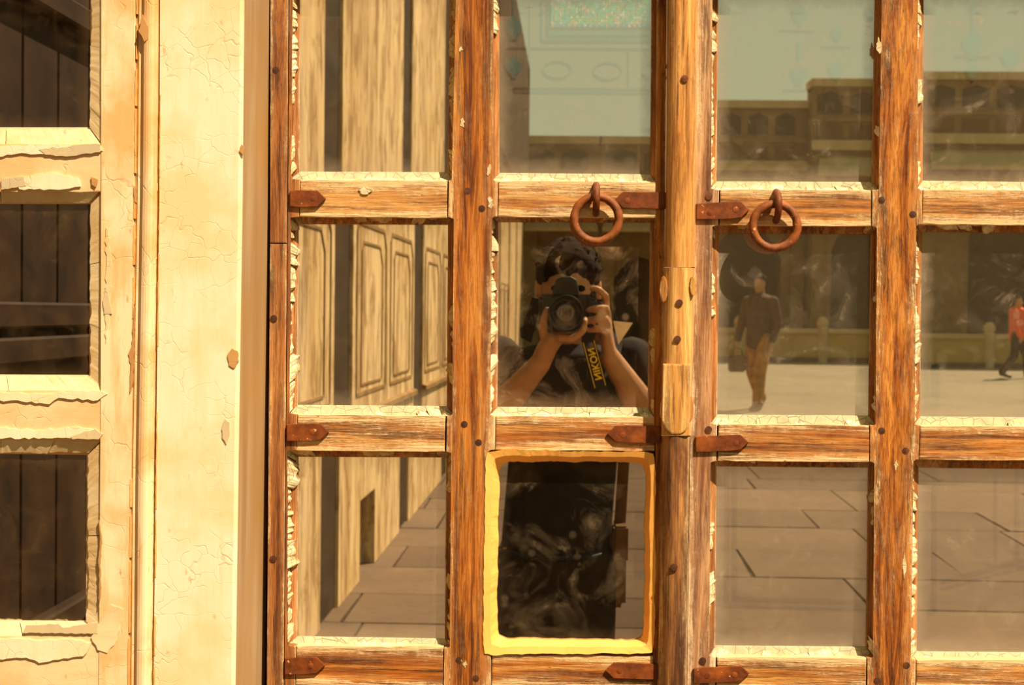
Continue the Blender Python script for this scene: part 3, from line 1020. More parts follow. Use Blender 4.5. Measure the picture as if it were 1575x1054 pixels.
# long side wall of the court: plastered bays, dark posts in the gaps standing in for shade
M_LIME = m_stone('stained_limewash', (.66, .49, .25, 1), (.78, .62, .36, 1), (.34, .20, .07, 1), 1.5)
t = NT('streaked_limewash')
g_ = t.coord((1, 1, .16))
n1 = t.noise(g_, 2.6, 6, .68)
n2 = t.noise(g_, 11, 5, .7)
n3 = t.noise(t.coord(), 1.3, 4, .6)
c_ = t.ramp(n1, [(.3, (.40, .24, .085, 1)), (.55, (.66, .48, .24, 1)), (.75, (.74, .56, .30, 1))])
c_ = t.mix(t.math('MULTIPLY', t.step(n2, .50, .66), .85), c_, (.20, .105, .03, 1))
c_ = t.mix(t.math('MULTIPLY', t.step(n3, .50, .72), .45), c_, (.52, .34, .09, 1))
n4 = t.noise(t.coord((1, 1, .5)), 5.5, 6, .7, .5)
c_ = t.mix(t.math('MULTIPLY', t.step(n4, .51, .60), .75), c_, (.27, .15, .045, 1))
t.bump(n2, .3, .02)
M_LIMEWALL = t.done(c_, .9, .15)
M_GAP = m_plain('umber_painted_shade', (.045, .026, .010), .9, .1, .3, 4)  # umber tone carries the shade of the gaps and the high far end
M_MOULD = m_plain('dirty_moulding', (.26, .155, .055), .9, .1, .3, 6)

wl = tag(empty('wall_left', (-1.2, -10, 0)), 'long limewashed side wall with dark gaps and blind arches mirrored beside the photographer', 'wall', 'structure')


def wx(z):
    """x of the wall face at mirrored distance z"""
    return -1.17 + .0074 * (z - 7.1)


def ry(z):
    return -(z - 1.75)


GAP = .55
PITCH = 3.2
HW = 6.9
zz = 7.6 - PITCH
bays = []
while zz < 33.5:
    bays.append((zz, min(33.6, zz + PITCH - GAP)))
    zz += PITCH
box('gap_shade_back', -2.2, -1.75, ry(33.6), ry(bays[0][0] - .6), 0, HW, M_GAP, wl)
for i, (z0, z1) in enumerate(bays):
    nz0, nz1, nh = 8.36, 8.98, .46
    fr_, bk_ = [], []
    if z0 < nz0 < z1:                       # bay with a low drain opening
        segs = [(z0, nz0, 0, HW), (nz0, nz1, nh, HW), (nz1, z1, 0, HW)]
    else:
        segs = [(z0, z1, 0, HW)]
    bm = bmesh.new()
    for a, b, h0, h1 in segs:
        v = [bm.verts.new(p) for p in ((wx(a), ry(a), h0), (wx(b), ry(b), h0), (wx(b), ry(b), h1), (wx(a), ry(a), h1),
                                       (wx(a) - .58, ry(a), h0), (wx(b) - .58, ry(b), h0), (wx(b) - .58, ry(b), h1), (wx(a) - .58, ry(a), h1))]
        for q in ((0, 1, 2, 3), (4, 7, 6, 5), (0, 4, 5, 1), (3, 2, 6, 7), (0, 3, 7, 4), (1, 5, 6, 2)):
            bm.faces.new([v[k] for k in q])
    bay = link('bay', bm, M_LIMEWALL, wl)
    if i < 7:
        # two blind windows outlined by thin mouldings, and the sill course under them
        for c0, c1 in ((z0 + .12, z0 + 1.22), (z0 + 1.42, z1 - .12)):
            for (e, ht, tw) in ((0, 2.02, .020), (.16, 1.92, .013)):
                a, b = c0 + e, c1 - e
                prof = [(a, 1.10 + e * .3), (a, ht - .05), (a + .05, ht), (b - .10, ht), (b, ht - .10), (b, 1.10 + e * .3)]
                bm = bmesh.new()
                for (p, q) in zip(prof, prof[1:] + prof[:1]):
                    d = Vector((q[0] - p[0], q[1] - p[1])).normalized()
                    n = Vector((-d.y, d.x)) * tw / 2
                    vs_ = []
                    for s in (0.0, .006):
                        for (u, w_) in ((p[0] + n.x, p[1] + n.y), (q[0] + n.x, q[1] + n.y), (q[0] - n.x, q[1] - n.y), (p[0] - n.x, p[1] - n.y)):
                            vs_.append(bm.verts.new((wx(u) + s, ry(u), w_)))
                    for k in ((0, 1, 2, 3), (4, 7, 6, 5), (0, 4, 5, 1), (1, 5, 6, 2), (2, 6, 7, 3), (3, 7, 4, 0)):
                        bm.faces.new([vs_[j] for j in k])
                link('window_moulding', bm, M_MOULD, bay)
        bm = bmesh.new()
        v = [bm.verts.new(p) for p in ((wx(z0), ry(z0), .97), (wx(z1), ry(z1), .97), (wx(z1), ry(z1), 1.01), (wx(z0), ry(z0), 1.01),
                                       (wx(z0) + .03, ry(z0), .97), (wx(z1) + .03, ry(z1), .97), (wx(z1) + .03, ry(z1), 1.0), (wx(z0) + .03, ry(z0), 1.0))]
        for q in ((0, 1, 2, 3), (4, 7, 6, 5), (0, 4, 5, 1), (3, 2, 6, 7), (0, 3, 7, 4), (1, 5, 6, 2)):
            bm.faces.new([v[k] for k in q])
        link('sill_course', bm, M_MOULD, bay)
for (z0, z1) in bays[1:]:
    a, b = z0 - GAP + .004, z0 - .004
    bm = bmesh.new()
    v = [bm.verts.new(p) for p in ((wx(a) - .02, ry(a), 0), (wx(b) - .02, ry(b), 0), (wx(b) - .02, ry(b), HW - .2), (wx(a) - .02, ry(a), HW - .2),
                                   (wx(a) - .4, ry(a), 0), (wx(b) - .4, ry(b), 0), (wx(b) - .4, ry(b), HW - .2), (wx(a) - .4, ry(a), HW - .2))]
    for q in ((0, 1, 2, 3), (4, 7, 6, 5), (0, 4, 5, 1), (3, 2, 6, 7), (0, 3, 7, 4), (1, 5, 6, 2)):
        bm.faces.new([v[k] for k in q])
    link('gap_shade_post', bm, M_GAP, wl)
for (z0, z1) in bays:  # dark boxes added for the shaded upper wall at its far end
    if z0 > 16:
        a, b = z0 - .5, z1
        bm = bmesh.new()
        v = [bm.verts.new(p) for p in ((wx(a) + .10, ry(a), 3.95), (wx(b) + .10, ry(b), 3.95), (wx(b) + .10, ry(b), HW + .15), (wx(a) + .10, ry(a), HW + .15),
                                       (wx(a) - .6, ry(a), 3.95), (wx(b) - .6, ry(b), 3.95), (wx(b) - .6, ry(b), HW + .15), (wx(a) - .6, ry(a), HW + .15))]
        for q in ((0, 1, 2, 3), (4, 7, 6, 5), (0, 4, 5, 1), (3, 2, 6, 7), (0, 3, 7, 4), (1, 5, 6, 2)):
            bm.faces.new([v[k] for k in q])
        link('upper_shade_block', bm, M_GAP, wl)
# dark board screen added so the window panes mirror something dark
M_SCREEN_ADDED = m_plain('added_screen_dark_brown', (.055, .026, .008), .7, .3, .5, 7)
zb = 1.95
scr = tag(empty('wall_screen_added', (-1.3, -1.5, 0)), 'added dark brown board screen mirrored in the window panes', 'screen', 'structure')
while zb < 6.2:
    box('added_screen_board', -1.34, -1.26, ry(zb + .235), ry(zb), 0, 3.4, M_SCREEN_ADDED, scr, .006)
    zb += .24
for h in (.75, 1.42, 1.50, 2.25):
    box('added_screen_ledger', -1.26, -1.22, ry(6.1), ry(1.95), h, h + .06, M_SCREEN_ADDED, scr, .006)

# far palace front across the court
M_PAL = m_stone('ochre_palace_plaster', (.18, .105, .036, 1), (.27, .165, .06, 1), (.11, .06, .02, 1), .8)
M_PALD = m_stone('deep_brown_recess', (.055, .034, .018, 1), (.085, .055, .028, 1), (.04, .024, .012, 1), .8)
M_COPE = m_stone('pale_coping_stone', (.44, .31, .15, 1), (.52, .38, .19, 1), (.32, .21, .1, 1), 1.2)
wfar = tag(empty('wall_far', (6, -32.3, 0)), 'ochre palace front with arches and coping across the court', 'building', 'structure')
YF = ry(34.0)
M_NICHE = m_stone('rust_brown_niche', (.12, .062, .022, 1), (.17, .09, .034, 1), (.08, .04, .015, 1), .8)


def bay_front(x0, x1, top, ax0, ax1, spring, apex, y0, base=0.0, cusps=0):
    """front wall of one bay with an arched opening"""
    m_ = (ax0 + ax1) / 2
    arch = []
    for k in range(0, 13):
        u = k / 12
        xx = ax0 + (ax1 - ax0) * u
        s = 1 - abs(2 * u - 1)
        zz_ = spring + (apex - spring) * (math.sin(s * math.pi / 2) ** .8)
        if cusps:
            zz_ += .05 * abs(math.sin(u * math.pi * cusps))
        arch.append((xx, zz_))
    pts = [(x0, base), (ax0, base)] + arch + [(ax1, base), (x1, base), (x1, top), (x0, top)]
    o = xz_prism('bay', pts, y0, y0 - .6, M_PAL, wfar)
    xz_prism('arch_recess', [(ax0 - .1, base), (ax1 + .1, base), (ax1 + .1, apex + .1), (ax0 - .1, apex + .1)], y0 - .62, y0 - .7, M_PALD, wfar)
    for s_ in (x0 + .04, x1 - .34):
        xz_prism('pilaster', [(s_, base), (s_ + .3, base), (s_ + .3, top - 1.5), (s_, top - 1.5)], y0 + .10, y0 - .01, M_PAL, wfar)
    xz_prism('cornice', [(x0, top - 1.42), (x1, top - 1.42), (x1, top - 1.2), (x0, top - 1.2)], y0 + .16, y0 - .01, M_COPE, wfar)
    xz_prism('string_course', [(x0, top - .78), (x1, top - .78), (x1, top - .68), (x0, top - .68)], y0 + .08, y0 - .01, M_PAL, wfar)
    nn = max(2, int((x1 - x0 - .2) / .62))
    for k in range(nn):
        a = x0 + .12 + k * (x1 - x0 - .24) / nn
        b = a + (x1 - x0 - .24) / nn - .16
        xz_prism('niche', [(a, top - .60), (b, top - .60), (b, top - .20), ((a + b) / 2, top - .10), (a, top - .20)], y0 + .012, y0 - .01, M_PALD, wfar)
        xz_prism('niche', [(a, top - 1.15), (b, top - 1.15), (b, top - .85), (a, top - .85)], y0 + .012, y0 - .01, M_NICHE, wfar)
    # sloping eave over the arch
    e = [Vector((x0 + .2, y0, top - 1.55)), Vector((x1 - .2, y0, top - 1.55)), Vector((x1 - .05, y0 + .75, top - 1.95)), Vector((x0 + .05, y0 + .75, top - 1.95))]
    link('eave', prism_bm(e, [p - Vector((0, 0, .09)) for p in e]), M_COPE, wfar)
    xz_prism('coping', [(x0 - .02, top), (x1 + .02, top), (x1 + .02, top + .17), (x0 - .02, top + .17)], y0 + .14, y0 - .7, M_COPE, wfar)
    return o


bay_front(-1.02, .75, 5.42, -.6, .4, 2.0, 2.75, YF)
bay_front(.75, 2.75, 5.42, 1.0, 2.35, 2.1, 2.85, YF)
bay_front(2.75, 5.45, 5.62, 3.3, 4.9, 2.2, 3.0, YF)
bay_front(5.45, 7.9, 6.05, 5.95, 7.3, 2.4, 3.05, YF + .5, cusps=5)
bay_front(7.9, 11.2, 6.15, 9.0, 10.9, 2.8, 3.6, YF + .5, cusps=5)
bay_front(11.2, 14.4, 6.15, 11.8, 13.8, 2.6, 3.4, YF + .5, cusps=5)
bay_front(14.4, 17.6, 6.15, 15.0, 17.0, 2.6, 3.4, YF + .5)

# low garden parapet with bollards
M_PARA = m_stone('mustard_parapet_stone', (.36, .24, .05, 1), (.44, .31, .08, 1), (.24, .16, .035, 1), 1.5)
par = tag(empty('wall_parapet', (6, ry(31), 0)), 'low mustard stone parapet with posts in front of the palace', 'parapet', 'structure')
YP = ry(31)
x = .2
k = 0
while x < 17:
    x2 = x + 1.72
    box('panel', x + .11, x2 - .11, YP - .10, YP + .04, .10, .60, M_PARA, par, .01)
    box('rail', x + .11, x2 - .11, YP - .14, YP + .09, .60, .70, M_COPE, par, .01)
    box('plinth', x + .1, x2 - .1, YP - .2, YP + .12, 0, .10, M_PALD, par, .01)
    bm = bmesh.new()
    prev = None
    for rr_, z_ in ((.13, 0), (.13, .70), (.10, .74), (.13, .80), (.12, .88), (.05, .95)):
        ring = [bm.verts.new((x + rr_ * math.cos(2 * math.pi * j / 10), YP - .02 + rr_ * math.sin(2 * math.pi * j / 10), z_)) for j in range(10)]
        if prev:
            for j in range(10):
                bm.faces.new((prev[j], prev[(j + 1) % 10], ring[(j + 1) % 10], ring[j]))
        prev = ring
    bm.faces.new(prev)
    link('bollard', bm, M_COPE, par)
    x = x2

# ================================================================== PEOPLE


def capsules(segs, voxel, smooth_it=4):
    """one continuous skin round tapered bones [(p0, r0, p1, r1)]"""
    me = bpy.data.meshes.new('tmp')
    bm = bmesh.new()
    for p0, r0, p1, r1 in segs:
        b2 = bmesh.new()
        for p, r_ in ((p0, r0), (p1, r1)):
            rx, ry_, rz = (r_, r_, r_) if not isinstance(r_, tuple) else r_
            bmesh.ops.create_icosphere(b2, subdivisions=2, radius=1.0, matrix=Matrix.Translation(Vector(p)) @ Matrix.Diagonal((rx, ry_, rz, 1)))
        res = bmesh.ops.convex_hull(b2, input=b2.verts[:])
        junk = [g for g in res['geom_interior'] if isinstance(g, bmesh.types.BMVert)]
        bmesh.ops.delete(b2, geom=list(set(junk)), context='VERTS')
        tm = bpy.data.meshes.new('t')
        b2.to_mesh(tm)
        b2.free()
        bm.from_mesh(tm)
        bpy.data.meshes.remove(tm)
    bm.to_mesh(me)
    bm.free()
    o = bpy.data.objects.new('tmp', me)
    COL.objects.link(o)
    m = o.modifiers.new('r', 'REMESH')
    m.mode = 'VOXEL'
    m.voxel_size = voxel
    m.use_smooth_shade = True
    if smooth_it:
        s = o.modifiers.new('s', 'SMOOTH')
        s.iterations = smooth_it
        s.factor = .5
    dg = bpy.context.evaluated_depsgraph_get()
    out = bpy.data.meshes.new_from_object(o.evaluated_get(dg))
    bpy.data.objects.remove(o)
    bpy.data.meshes.remove(me)
    return out


def limb(name, segs, m, parent, voxel=.007, sm=3):
    me = capsules(segs, voxel, sm)
    me.name = name
    me.materials.clear()
    me.materials.append(m)
    for p in me.polygons:
        p.use_smooth = True
    o = bpy.data.objects.new(name, me)
    COL.objects.link(o)
    o.parent = parent
    o.matrix_parent_inverse = Matrix.Translation(-world_loc(parent))
    return o


def chain(pts, rads):
    return [(pts[i], rads[i], pts[i + 1], rads[i + 1]) for i in range(len(pts) - 1)]


M_SKIN = m_plain('warm_brown_skin', (.44, .215, .09), .6, .35, .12, 25)
M_HAIR = m_plain('black_hair', (.022, .014, .009), .95, .08, .4, 120)
M_SHIRT = m_plain('black_cotton_shirt', (.020, .013, .009), .9, .2, .4, 30)
M_TROUS = m_plain('dark_brown_trousers', (.030, .018, .009), .9, .2, .4, 25)
M_SHOE = m_plain('dark_leather_shoe', (.03, .018, .01), .6, .4, .3, 20)
M_BELT = m_plain('black_leather_belt', (.008, .006, .005), .5, .4, .3, 20)
M_CAMB = m_plain('black_camera_body', (.012, .011, .010), .45, .5, .3, 60)
M_LENS = NT('coated_lens_glass').done((.012, .010, .018, 1), .05, .8)
M_STRAPB = m_plain('black_strap_webbing', (.010, .009, .007), .8, .3, .3, 80)
M_STRAPY = m_plain('yellow_strap_lettering', (.85, .55, .02), .7, .3, .1, 60)
M_PAPER = m_plain('cream_paper', (.80, .70, .48), .8, .2, .08, 20)
M_BAG = m_plain('brown_canvas_bag', (.16, .085, .035), .85, .2, .3, 30)

ph = tag(empty('person', (0, -2.1, 0)), 'photographer in black shirt raising a camera, mirrored in the middle door pane', 'person')
hx = .006
body = []
# head: skull, face, jaw, nose, ears, neck
body += [((hx, -2.085, 1.640), (.076, .093, .096), (hx, -2.055, 1.600), (.064, .078, .080)),
         ((hx, -2.045, 1.575), (.055, .066, .055), (hx, -2.018, 1.530), (.040, .042, .030)),
         ((hx, -1.985, 1.606), .010, (hx, -1.966, 1.580), .013),
         ((hx, -1.975, 1.552), (.024, .012, .008), (hx, -1.972, 1.545), (.022, .012, .008)),
         ((hx - .078, -2.075, 1.615), (.010, .020, .030), (hx - .080, -2.078, 1.600), (.008, .014, .024)),
         ((hx + .078, -2.075, 1.615), (.010, .020, .030), (hx + .080, -2.078, 1.600), (.008, .014, .024)),
         ((hx, -2.085, 1.56), .056, (0, -2.10, 1.44), .062)]
# trunk and hips
body += [((0, -2.10, 1.40), (.150, .085, .07), (0, -2.10, 1.18), (.135, .085, .08)),
         ((0, -2.10, 1.15), (.125, .085, .08), (-.02, -2.10, .95), (.135, .095, .08)),
         ((-.02, -2.10, .92), (.14, .095, .08), (-.02, -2.10, .90), (.14, .095, .08))]
# right arm (towards +x), bent up to the grip
RS, RE, RW = (.175, -2.10, 1.425), (.262, -1.99, 1.205), (.112, -1.925, 1.440)
LS, LE, LW = (-.175, -2.10, 1.425), (-.235, -1.99, 1.215), (-.060, -1.875, 1.425)
body += chain([RS, RE], [.052, .043]) + chain([RE, (.205, -1.962, 1.30), RW], [.042, .044, .027])
body += chain([LS, LE], [.052, .043]) + chain([LE, (-.168, -1.945, 1.30), LW], [.042, .044, .027])
# right hand round the grip
body += chain([RW, (.104, -1.918, 1.485), (.101, -1.914, 1.535)], [(.020, .028, .026), (.017, .030, .030), (.014, .024, .030)])
body += chain([(.100, -1.902, 1.562), (.099, -1.880, 1.592), (.080, -1.872, 1.609), (.063, -1.880, 1.610)], [.0105, .0095, .0088, .0078])
body += chain([(.104, -1.898, 1.546), (.098, -1.864, 1.562), (.074, -1.856, 1.562), (.056, -1.866, 1.556)], [.0110, .0100, .0092, .0080])
body += chain([(.104, -1.898, 1.522), (.097, -1.862, 1.535), (.073, -1.855, 1.535), (.056, -1.865, 1.530)], [.0108, .0098, .0090, .0078])
body += chain([(.102, -1.902, 1.500), (.094, -1.868, 1.508), (.074, -1.860, 1.509), (.058, -1.868, 1.506)], [.0098, .0088, .0080, .0070])
body += chain([(.100, -1.930, 1.485), (.090, -1.960, 1.520), (.072, -1.966, 1.552), (.052, -1.964, 1.565)], [.014, .0125, .011, .009])
# left hand cupped under the lens
body += chain([LW, (-.045, -1.858, 1.462), (-.028, -1.842, 1.486)], [(.026, .022, .026), (.028, .030, .018), (.028, .032, .014)])
for dy, z_ in ((-.022, 0), (-.002, .002), (.018, .001), (.036, -.003)):
    body += chain([(-.012, -1.846 + dy, 1.488), (.018, -1.842 + dy, 1.489 + z_), (.042, -1.840 + dy, 1.508 + z_), (.048, -1.840 + dy, 1.533 + z_)], [.0105, .0098, .0088, .0075])
body += chain([(-.046, -1.852, 1.474), (-.055, -1.838, 1.505), (-.052, -1.828, 1.535), (-.045, -1.826, 1.557)], [.014, .012, .0105, .0088])
# legs
for s in (-1, 1):
    body += chain([(-.02 + s * .075, -2.10, .90), (-.02 + s * .09, -2.08, .50), (-.02 + s * .10, -2.11, .09)], [.082, .055, .038])
    body += [((-.02 + s * .10, -2.12, .06), .035, (-.02 + s * .12, -1.98, .035), .028)]
limb('body', body, M_SKIN, ph, .0055, 2)
# clothes and hair
shirt = [((0, -2.10, 1.415), (.172, .098, .062), (0, -2.10, 1.20), (.150, .100, .08)),
         ((0, -2.10, 1.20), (.150, .100, .08), (-.02, -2.10, .93), (.150, .108, .07)),
         ((0, -2.10, 1.43), (.09, .075, .05), (0, -2.10, 1.465), (.072, .068, .018))]
for S, E in ((RS, RE), (LS, LE)):
    mid = tuple(S[i] + (E[i] - S[i]) * .78 for i in range(3))
    shirt += chain([S, mid], [.066, .064])
limb('shirt', shirt, M_SHIRT, ph, .008, 3)
tr_ = [((-.02, -2.10, .93), (.150, .105, .07), (-.02, -2.10, .86), (.150, .105, .07))]
for s in (-1, 1):
    tr_ += chain([(-.02 + s * .075, -2.10, .88), (-.02 + s * .09, -2.08, .50), (-.02 + s * .10, -2.11, .11)], [.092, .070, .058])
limb('trousers', tr_, M_TROUS, ph, .010, 3)
limb('belt', [((-.02, -2.10, .925), (.160, .116, .016), (-.02, -2.10, .915), (.160, .116, .016))], M_BELT, ph, .007, 0)
hr = random.Random(4)
hair = []
for k in range(150):
    a, b = hr.uniform(0, 2 * math.pi), hr.uniform(.05, 1.45)
    d = Vector((math.cos(a) * math.cos(b), math.sin(a) * math.cos(b), math.sin(b)))
    c0 = Vector((hx, -2.085, 1.655)) + Vector((d.x * .078, d.y * .088, d.z * .080))
    e0 = c0 + d * hr.uniform(.004, .013) + Vector((hr.uniform(-.012, .012), hr.uniform(-.002, .012), hr.uniform(-.004, .004)))
    hair.append((tuple(c0), .0075, tuple(e0), .0035))
for k in range(16):
    x_ = hx - .062 + k * .0083
    yf = -2.000 - .55 * abs(x_ - hx)
    hair.append(((x_, yf - .012, 1.680), .011, (x_ + hr.uniform(-.008, .008), yf + .008, 1.636 + hr.uniform(-.008, .008)), .006))
hair += [((hx - .035, -2.030, 1.672), (.036, .040, .036), (hx + .035, -2.030, 1.672), (.036, .040, .036)),
         ((hx, -2.022, 1.662), (.050, .034, .026), (hx, -2.03, 1.68), (.055, .04, .03)),
         ((hx, -2.095, 1.668), (.083, .096, .084), (hx, -2.085, 1.652), (.084, .090, .080)),
        ((hx, -2.062, 1.692), (.066, .066, .046), (hx, -2.04, 1.684), (.060, .056, .040)),
        ((hx - .066, -2.07, 1.66), (.020, .05, .035), (hx - .070, -2.08, 1.64), (.016, .036, .030)),
        ((hx + .066, -2.07, 1.66), (.020, .05, .035), (hx + .070, -2.08, 1.64), (.016, .036, .030)),
        ((hx, -2.13, 1.63), (.070, .06, .06), (hx, -2.13, 1.57), (.056, .045, .045))]
limb('hair', hair, M_HAIR, ph, .0045, 1)
for s in (-1, 1):
    limb('shoe', [((-.02 + s * .10, -2.13, .045), (.045, .05, .045), (-.02 + s * .125, -1.95, .038), (.042, .045, .036))], M_SHOE, ph, .008, 2)
for s in (-1, 1):
    e_ = at  # eyes sit either side of the nose
    limb('eye', [((hx + s * .032, -1.990, 1.612), (.013, .009, .009), (hx + s * .033, -1.990, 1.612), (.012, .009, .008))], M_HAIR, ph, .003, 1)

# camera held at the eye: the picture is taken through its lens
cm = tag(empty('camera', (0, -1.9, 1.50)), 'black camera with yellow lettered strap held by the photographer', 'camera')


def rbox(name, x0, x1, y0, y1, z0, z1, m, parent, bev):
    bm = box_bm(x0, x1, y0, y1, z0, z1)
    bmesh.ops.bevel(bm, geom=bm.edges[:], offset=bev, segments=3, affect='EDGES')
    return link(name, bm, m, parent, False)


cb = rbox('camera_body', -.068, .072, -1.948, -1.895, 1.500, 1.596, M_CAMB, cm, .008)
rbox('grip', .045, .088, -1.948, -1.872, 1.502, 1.592, M_CAMB, cm, .012)
xz_prism('prism_housing', [(-.035, 1.592), (.035, 1.592), (.026, 1.632), (.012, 1.640), (-.012, 1.640), (-.026, 1.632)], -1.885, -1.955, M_CAMB, cm, .004)
rbox('eyecup', -.016, .016, -1.966, -1.953, 1.604, 1.626, M_CAMB, cm, .004)


def lathe(name, prof, c, m, parent, n=36):
    bm = bmesh.new()
    prev = None
    for rr_, yy in prof:
        ring = [bm.verts.new((c[0] + rr_ * math.cos(2 * math.pi * j / n), yy, c[1] + rr_ * math.sin(2 * math.pi * j / n))) for j in range(n)]
        if prev:
            for j in range(n):
                bm.faces.new((prev[j], prev[(j + 1) % n], ring[(j + 1) % n], ring[j]))
        prev = ring
    bm.faces.new(prev)
    return link(name, bm, m, parent, True)


lathe('lens_barrel', [(.030, -1.894), (.033, -1.885), (.034, -1.850), (.036, -1.846), (.036, -1.815), (.034, -1.808), (.039, -1.800), (.043, -1.772), (.0405, -1.772), (.034, -1.800), (.030, -1.802)], (0, 1.55), M_CAMB, cm)
lathe('lens_glass', [(.031, -1.803), (.026, -1.799), (.016, -1.796), (.004, -1.795)], (0, 1.55), M_LENS, cm)
lathe('shutter_button', [(.001, -1.900), (.008, -1.900), (.008, -1.880), (.004, -1.878)], (.068, 1.597), M_CAMB, cm, 12)


def ribbon(name, pts, w, th, m, parent):
    """flat webbing through points; wide across x, thin along y"""
    bm = bmesh.new()
    prev = None
    for i, p in enumerate(pts):
        a = Vector(pts[max(0, i - 1)])
        b = Vector(pts[min(len(pts) - 1, i + 1)])
        d = (b - a).normalized()
        s = d.cross(Vector((0, 1, 0))).normalized()
        n = s.cross(d).normalized()
        p = Vector(p)
        ring = [bm.verts.new(p + s * u * w / 2 + n * v * th / 2) for u, v in ((-1, -1), (1, -1), (1, 1), (-1, 1))]
        if prev:
            for j in range(4):
                bm.faces.new((prev[j], prev[(j + 1) % 4], ring[(j + 1) % 4], ring[j]))
        else:
            bm.faces.new(ring)
        prev = ring
    bm.faces.new(prev[::-1])
    return link(name, bm, m, parent)


# strap hanging from the grip side, lettering outwards
sp0, sp1 = Vector((.052, -1.885, 1.500)), Vector((.092, -1.872, 1.352))
st = ribbon('strap', [(.074, -1.90, 1.585), (.066, -1.882, 1.52), tuple(sp0.lerp(sp1, .1)), tuple(sp0.lerp(sp1, .55)), tuple(sp1), (.105, -1.90, 1.338), (.13, -2.03, 1.47), (.09, -2.10, 1.52)], .034, .003, M_STRAPB, cm)
ribbon('strap', [(-.070, -1.92, 1.585), (-.085, -1.93, 1.54), (-.10, -1.98, 1.48), (-.105, -2.05, 1.50), (-.08, -2.10, 1.52)], .030, .003, M_STRAPB, cm)
fc = bpy.data.curves.new('strap_lettering', 'FONT')
fc.body = 'NIKON'
fc.size = .024
fc.extrude = .0004
fc.align_x = 'CENTER'
fc.align_y = 'CENTER'
fc.space_character = 1.05
fc.offset = .0006
lo = bpy.data.objects.new('lettering_curve', fc)
COL.objects.link(lo)
dg = bpy.context.evaluated_depsgraph_get()
lme = bpy.data.meshes.new_from_object(lo.evaluated_get(dg))
bpy.data.objects.remove(lo)
# lettering frame: reads upwards along the strap, faces the door (+y)
up = (sp0 - sp1).normalized()
nrm = Vector((0, 1, 0))
nrm = (nrm - up * nrm.dot(up)).normalized()
side = nrm.cross(up)
mid = sp0.lerp(sp1, .52) + nrm * .0024
Ml = Matrix((up, side, up.cross(side))).transposed().to_4x4()
Ml.translation = mid
lme.transform(Ml)
lme.materials.clear()
lme.materials.append(M_STRAPY)
lobj = bpy.data.objects.new('lettering', lme)
COL.objects.link(lobj)
lobj.parent = st
lobj.matrix_parent_inverse = Matrix.Translation(-world_loc(st))
for s in (-1, 1):
    bm = bmesh.new()
    for a, b in ((mid - up * .058 + side * s * .0135, mid + up * .058 + side * s * .0135),):
        wv = side * .0008
        v = [bm.verts.new(p) for p in (a - wv, a + wv, b + wv, b - wv)]
        v2 = [bm.verts.new(p.co - nrm * .0008) for p in v]
        bm.faces.new(v)
        for i in range(4):
            bm.faces.new((v[i], v2[i], v2[(i + 1) % 4], v[(i + 1) % 4]))
    link('strap_piping', bm, M_STRAPY, st)

# folded leaflet tucked at the shoulder, and the bag at the hip
lf = tag(empty('leaflet', (.14, -1.99, 1.47)), 'cream folded paper triangle tucked at the photographer\'s shoulder', 'leaflet')
xz_prism('sheet', [(.122, 1.530), (.172, 1.526), (.136, 1.470), (.131, 1.489)], -2.000, -2.003, M_PAPER, lf)
xz_prism('fold', [(.122, 1.530), (.172, 1.526), (.150, 1.512)], -1.997, -1.9995, M_PAPER, lf)
bag = tag(empty('shoulder_bag', (.15, -2.12, .8)), 'brown canvas bag hanging at the photographer\'s hip', 'bag')
rbox('pouch', .128, .166, -2.20, -2.06, .78, .99, M_BAG, bag, .012)
rbox('flap', .132, .170, -2.205, -2.055, .90, .995, M_BAG, bag, .006)
ribbon('bag_strap', [(.150, -2.13, .98), (.158, -2.13, 1.15), (.165, -2.12, 1.35), (.12, -2.10, 1.475), (.06, -2.14, 1.50)], .03, .004, M_BAG, bag)


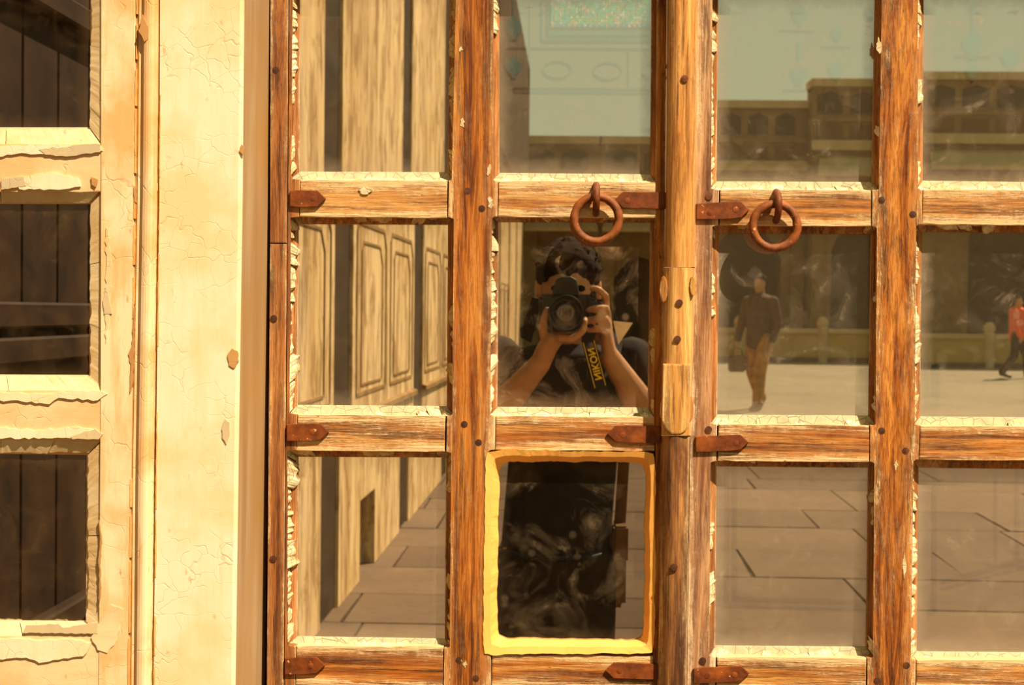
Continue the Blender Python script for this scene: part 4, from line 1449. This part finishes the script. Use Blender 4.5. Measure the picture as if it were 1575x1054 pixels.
def walker(loc, h, rot, label, top, legs, sk, hair_m, bagm=None):
    s = h / 1.72
    p = tag(empty('person', loc), label, 'person')
    Mx = Matrix.Translation(Vector(loc)) @ Matrix.Rotation(rot, 4, 'Z') @ Matrix.Scale(s, 4)
    T = lambda q: tuple(Mx @ Vector(q))

    def seg(pts, rads):
        rr_ = [(r_ * s if not isinstance(r_, tuple) else tuple(v * s for v in r_)) for r_ in rads]
        return chain([T(q) for q in pts], rr_)
    b = seg([(0, .0, 1.63), (0, .02, 1.57)], [(.075, .085, .09), (.06, .07, .07)])
    b += seg([(0, .09, 1.585), (0, .10, 1.57)], [.012, .014]) + seg([(0, .05, 1.53), (0, .03, 1.52)], [.04, .04])
    b += seg([(0, -.01, 1.54), (0, -.02, 1.40)], [.052, .058])
    b += seg([(0, 0, 1.36), (0, 0, 1.05), (0, 0, .92)], [(.12, .085, .1), (.11, .085, .1), (.12, .09, .1)])
    armR = [(.19, -.01, 1.39), (.23, -.06, 1.12), (.22, .06, .90)]
    armL = [(-.19, -.01, 1.39), (-.24, .02, 1.12), (-.25, .10, .90)]
    for a in (armR, armL):
        b += seg(a, [.048, .040, .028])
        e = a[2]
        b += seg([e, (e[0], e[1] + .02, e[2] - .07)], [.026, (.016, .03, .03)])
        for k in range(4):
            b += seg([(e[0], e[1] + .0 + k * .016, e[2] - .085), (e[0], e[1] + .01 + k * .016, e[2] - .15)], [.009, .007])
        b += seg([(e[0], e[1] + .035, e[2] - .03), (e[0] * .96, e[1] + .07, e[2] - .09)], [.011, .008])
    legR = [(.09, 0, .90), (.10, .16, .50), (.10, .20, .10)]
    legL = [(-.09, 0, .90), (-.10, -.02, .48), (-.10, -.26, .14)]
    for a in (legR, legL):
        b += seg(a, [.085, .058, .04])
        f = a[2]
        b += seg([(f[0], f[1] - .02, .06 if a is legR else .10), (f[0], f[1] + .16, .035 if a is legR else .04)], [.035, .028])
    limb('body', b, sk, p, .011 * s, 2)
    j = seg([(0, 0, 1.40), (0, 0, 1.05), (0, 0, .84)], [(.185, .13, .09), (.165, .13, .1), (.175, .135, .08)])
    j += seg([(0, -.015, 1.42), (0, -.01, 1.475)], [.075, .062])
    for a in (armR, armL):
        j += seg(a, [.068, .060, .048])
    limb('jacket', j, top, p, .014 * s, 3)
    t_ = []
    for a in (legR, legL):
        t_ += seg(a, [.105, .085, .075])
    limb('trousers', t_, legs, p, .014 * s, 3)
    limb('hair', seg([(0, -.015, 1.665), (0, -.03, 1.62)], [(.082, .09, .075), (.076, .078, .07)]), hair_m, p, .011 * s, 2)
    for a in (legR, legL):
        f = a[2]
        limb('shoe', seg([(f[0], f[1] - .02, .05 if a is legR else .09), (f[0], f[1] + .16, .035 if a is legR else .04)], [(.045, .05, .045), (.042, .05, .034)]), M_SHOE, p, .011 * s, 1)
    return p, Mx


M_JACK = m_plain('brown_wool_jacket', (.085, .045, .022), .9, .2, .3, 14)
M_OCH = m_plain('ochre_brown_trousers', (.36, .17, .035), .9, .2, .4, 10)
M_RED = m_plain('vermilion_shirt', (.78, .11, .02), .8, .3, .15, 14)
M_DARK = m_plain('near_black_trousers', (.02, .014, .010), .9, .2, .3, 14)
p1, Mx1 = walker((2.47, ry(18.9), 0), 1.72, math.radians(35), 'walking person in brown jacket and ochre trousers crossing the court', M_JACK, M_OCH, M_SKIN, M_HAIR)
p2, Mx2 = walker((8.25, ry(27.3), 0), 1.52, math.radians(-60), 'small distant person in red shirt and dark trousers by the parapet', M_RED, M_DARK, M_SKIN, M_HAIR)
hd = Mx1 @ Vector((-.25, .12, .80))
hb = tag(empty('hand_bag', hd), 'dark brown bag carried in the hand of the walking person', 'bag')
rbox('pouch', hd.x - .11, hd.x + .11, hd.y - .05, hd.y + .05, hd.z - .32, hd.z - .10, M_BAG, hb, .02)
ribbon('bag_handle', [(hd.x - .07, hd.y, hd.z - .11), (hd.x - .05, hd.y, hd.z - .03), (hd.x, hd.y, hd.z - .01), (hd.x + .05, hd.y, hd.z - .03), (hd.x + .07, hd.y, hd.z - .11)], .02, .012, M_BAG, hb)
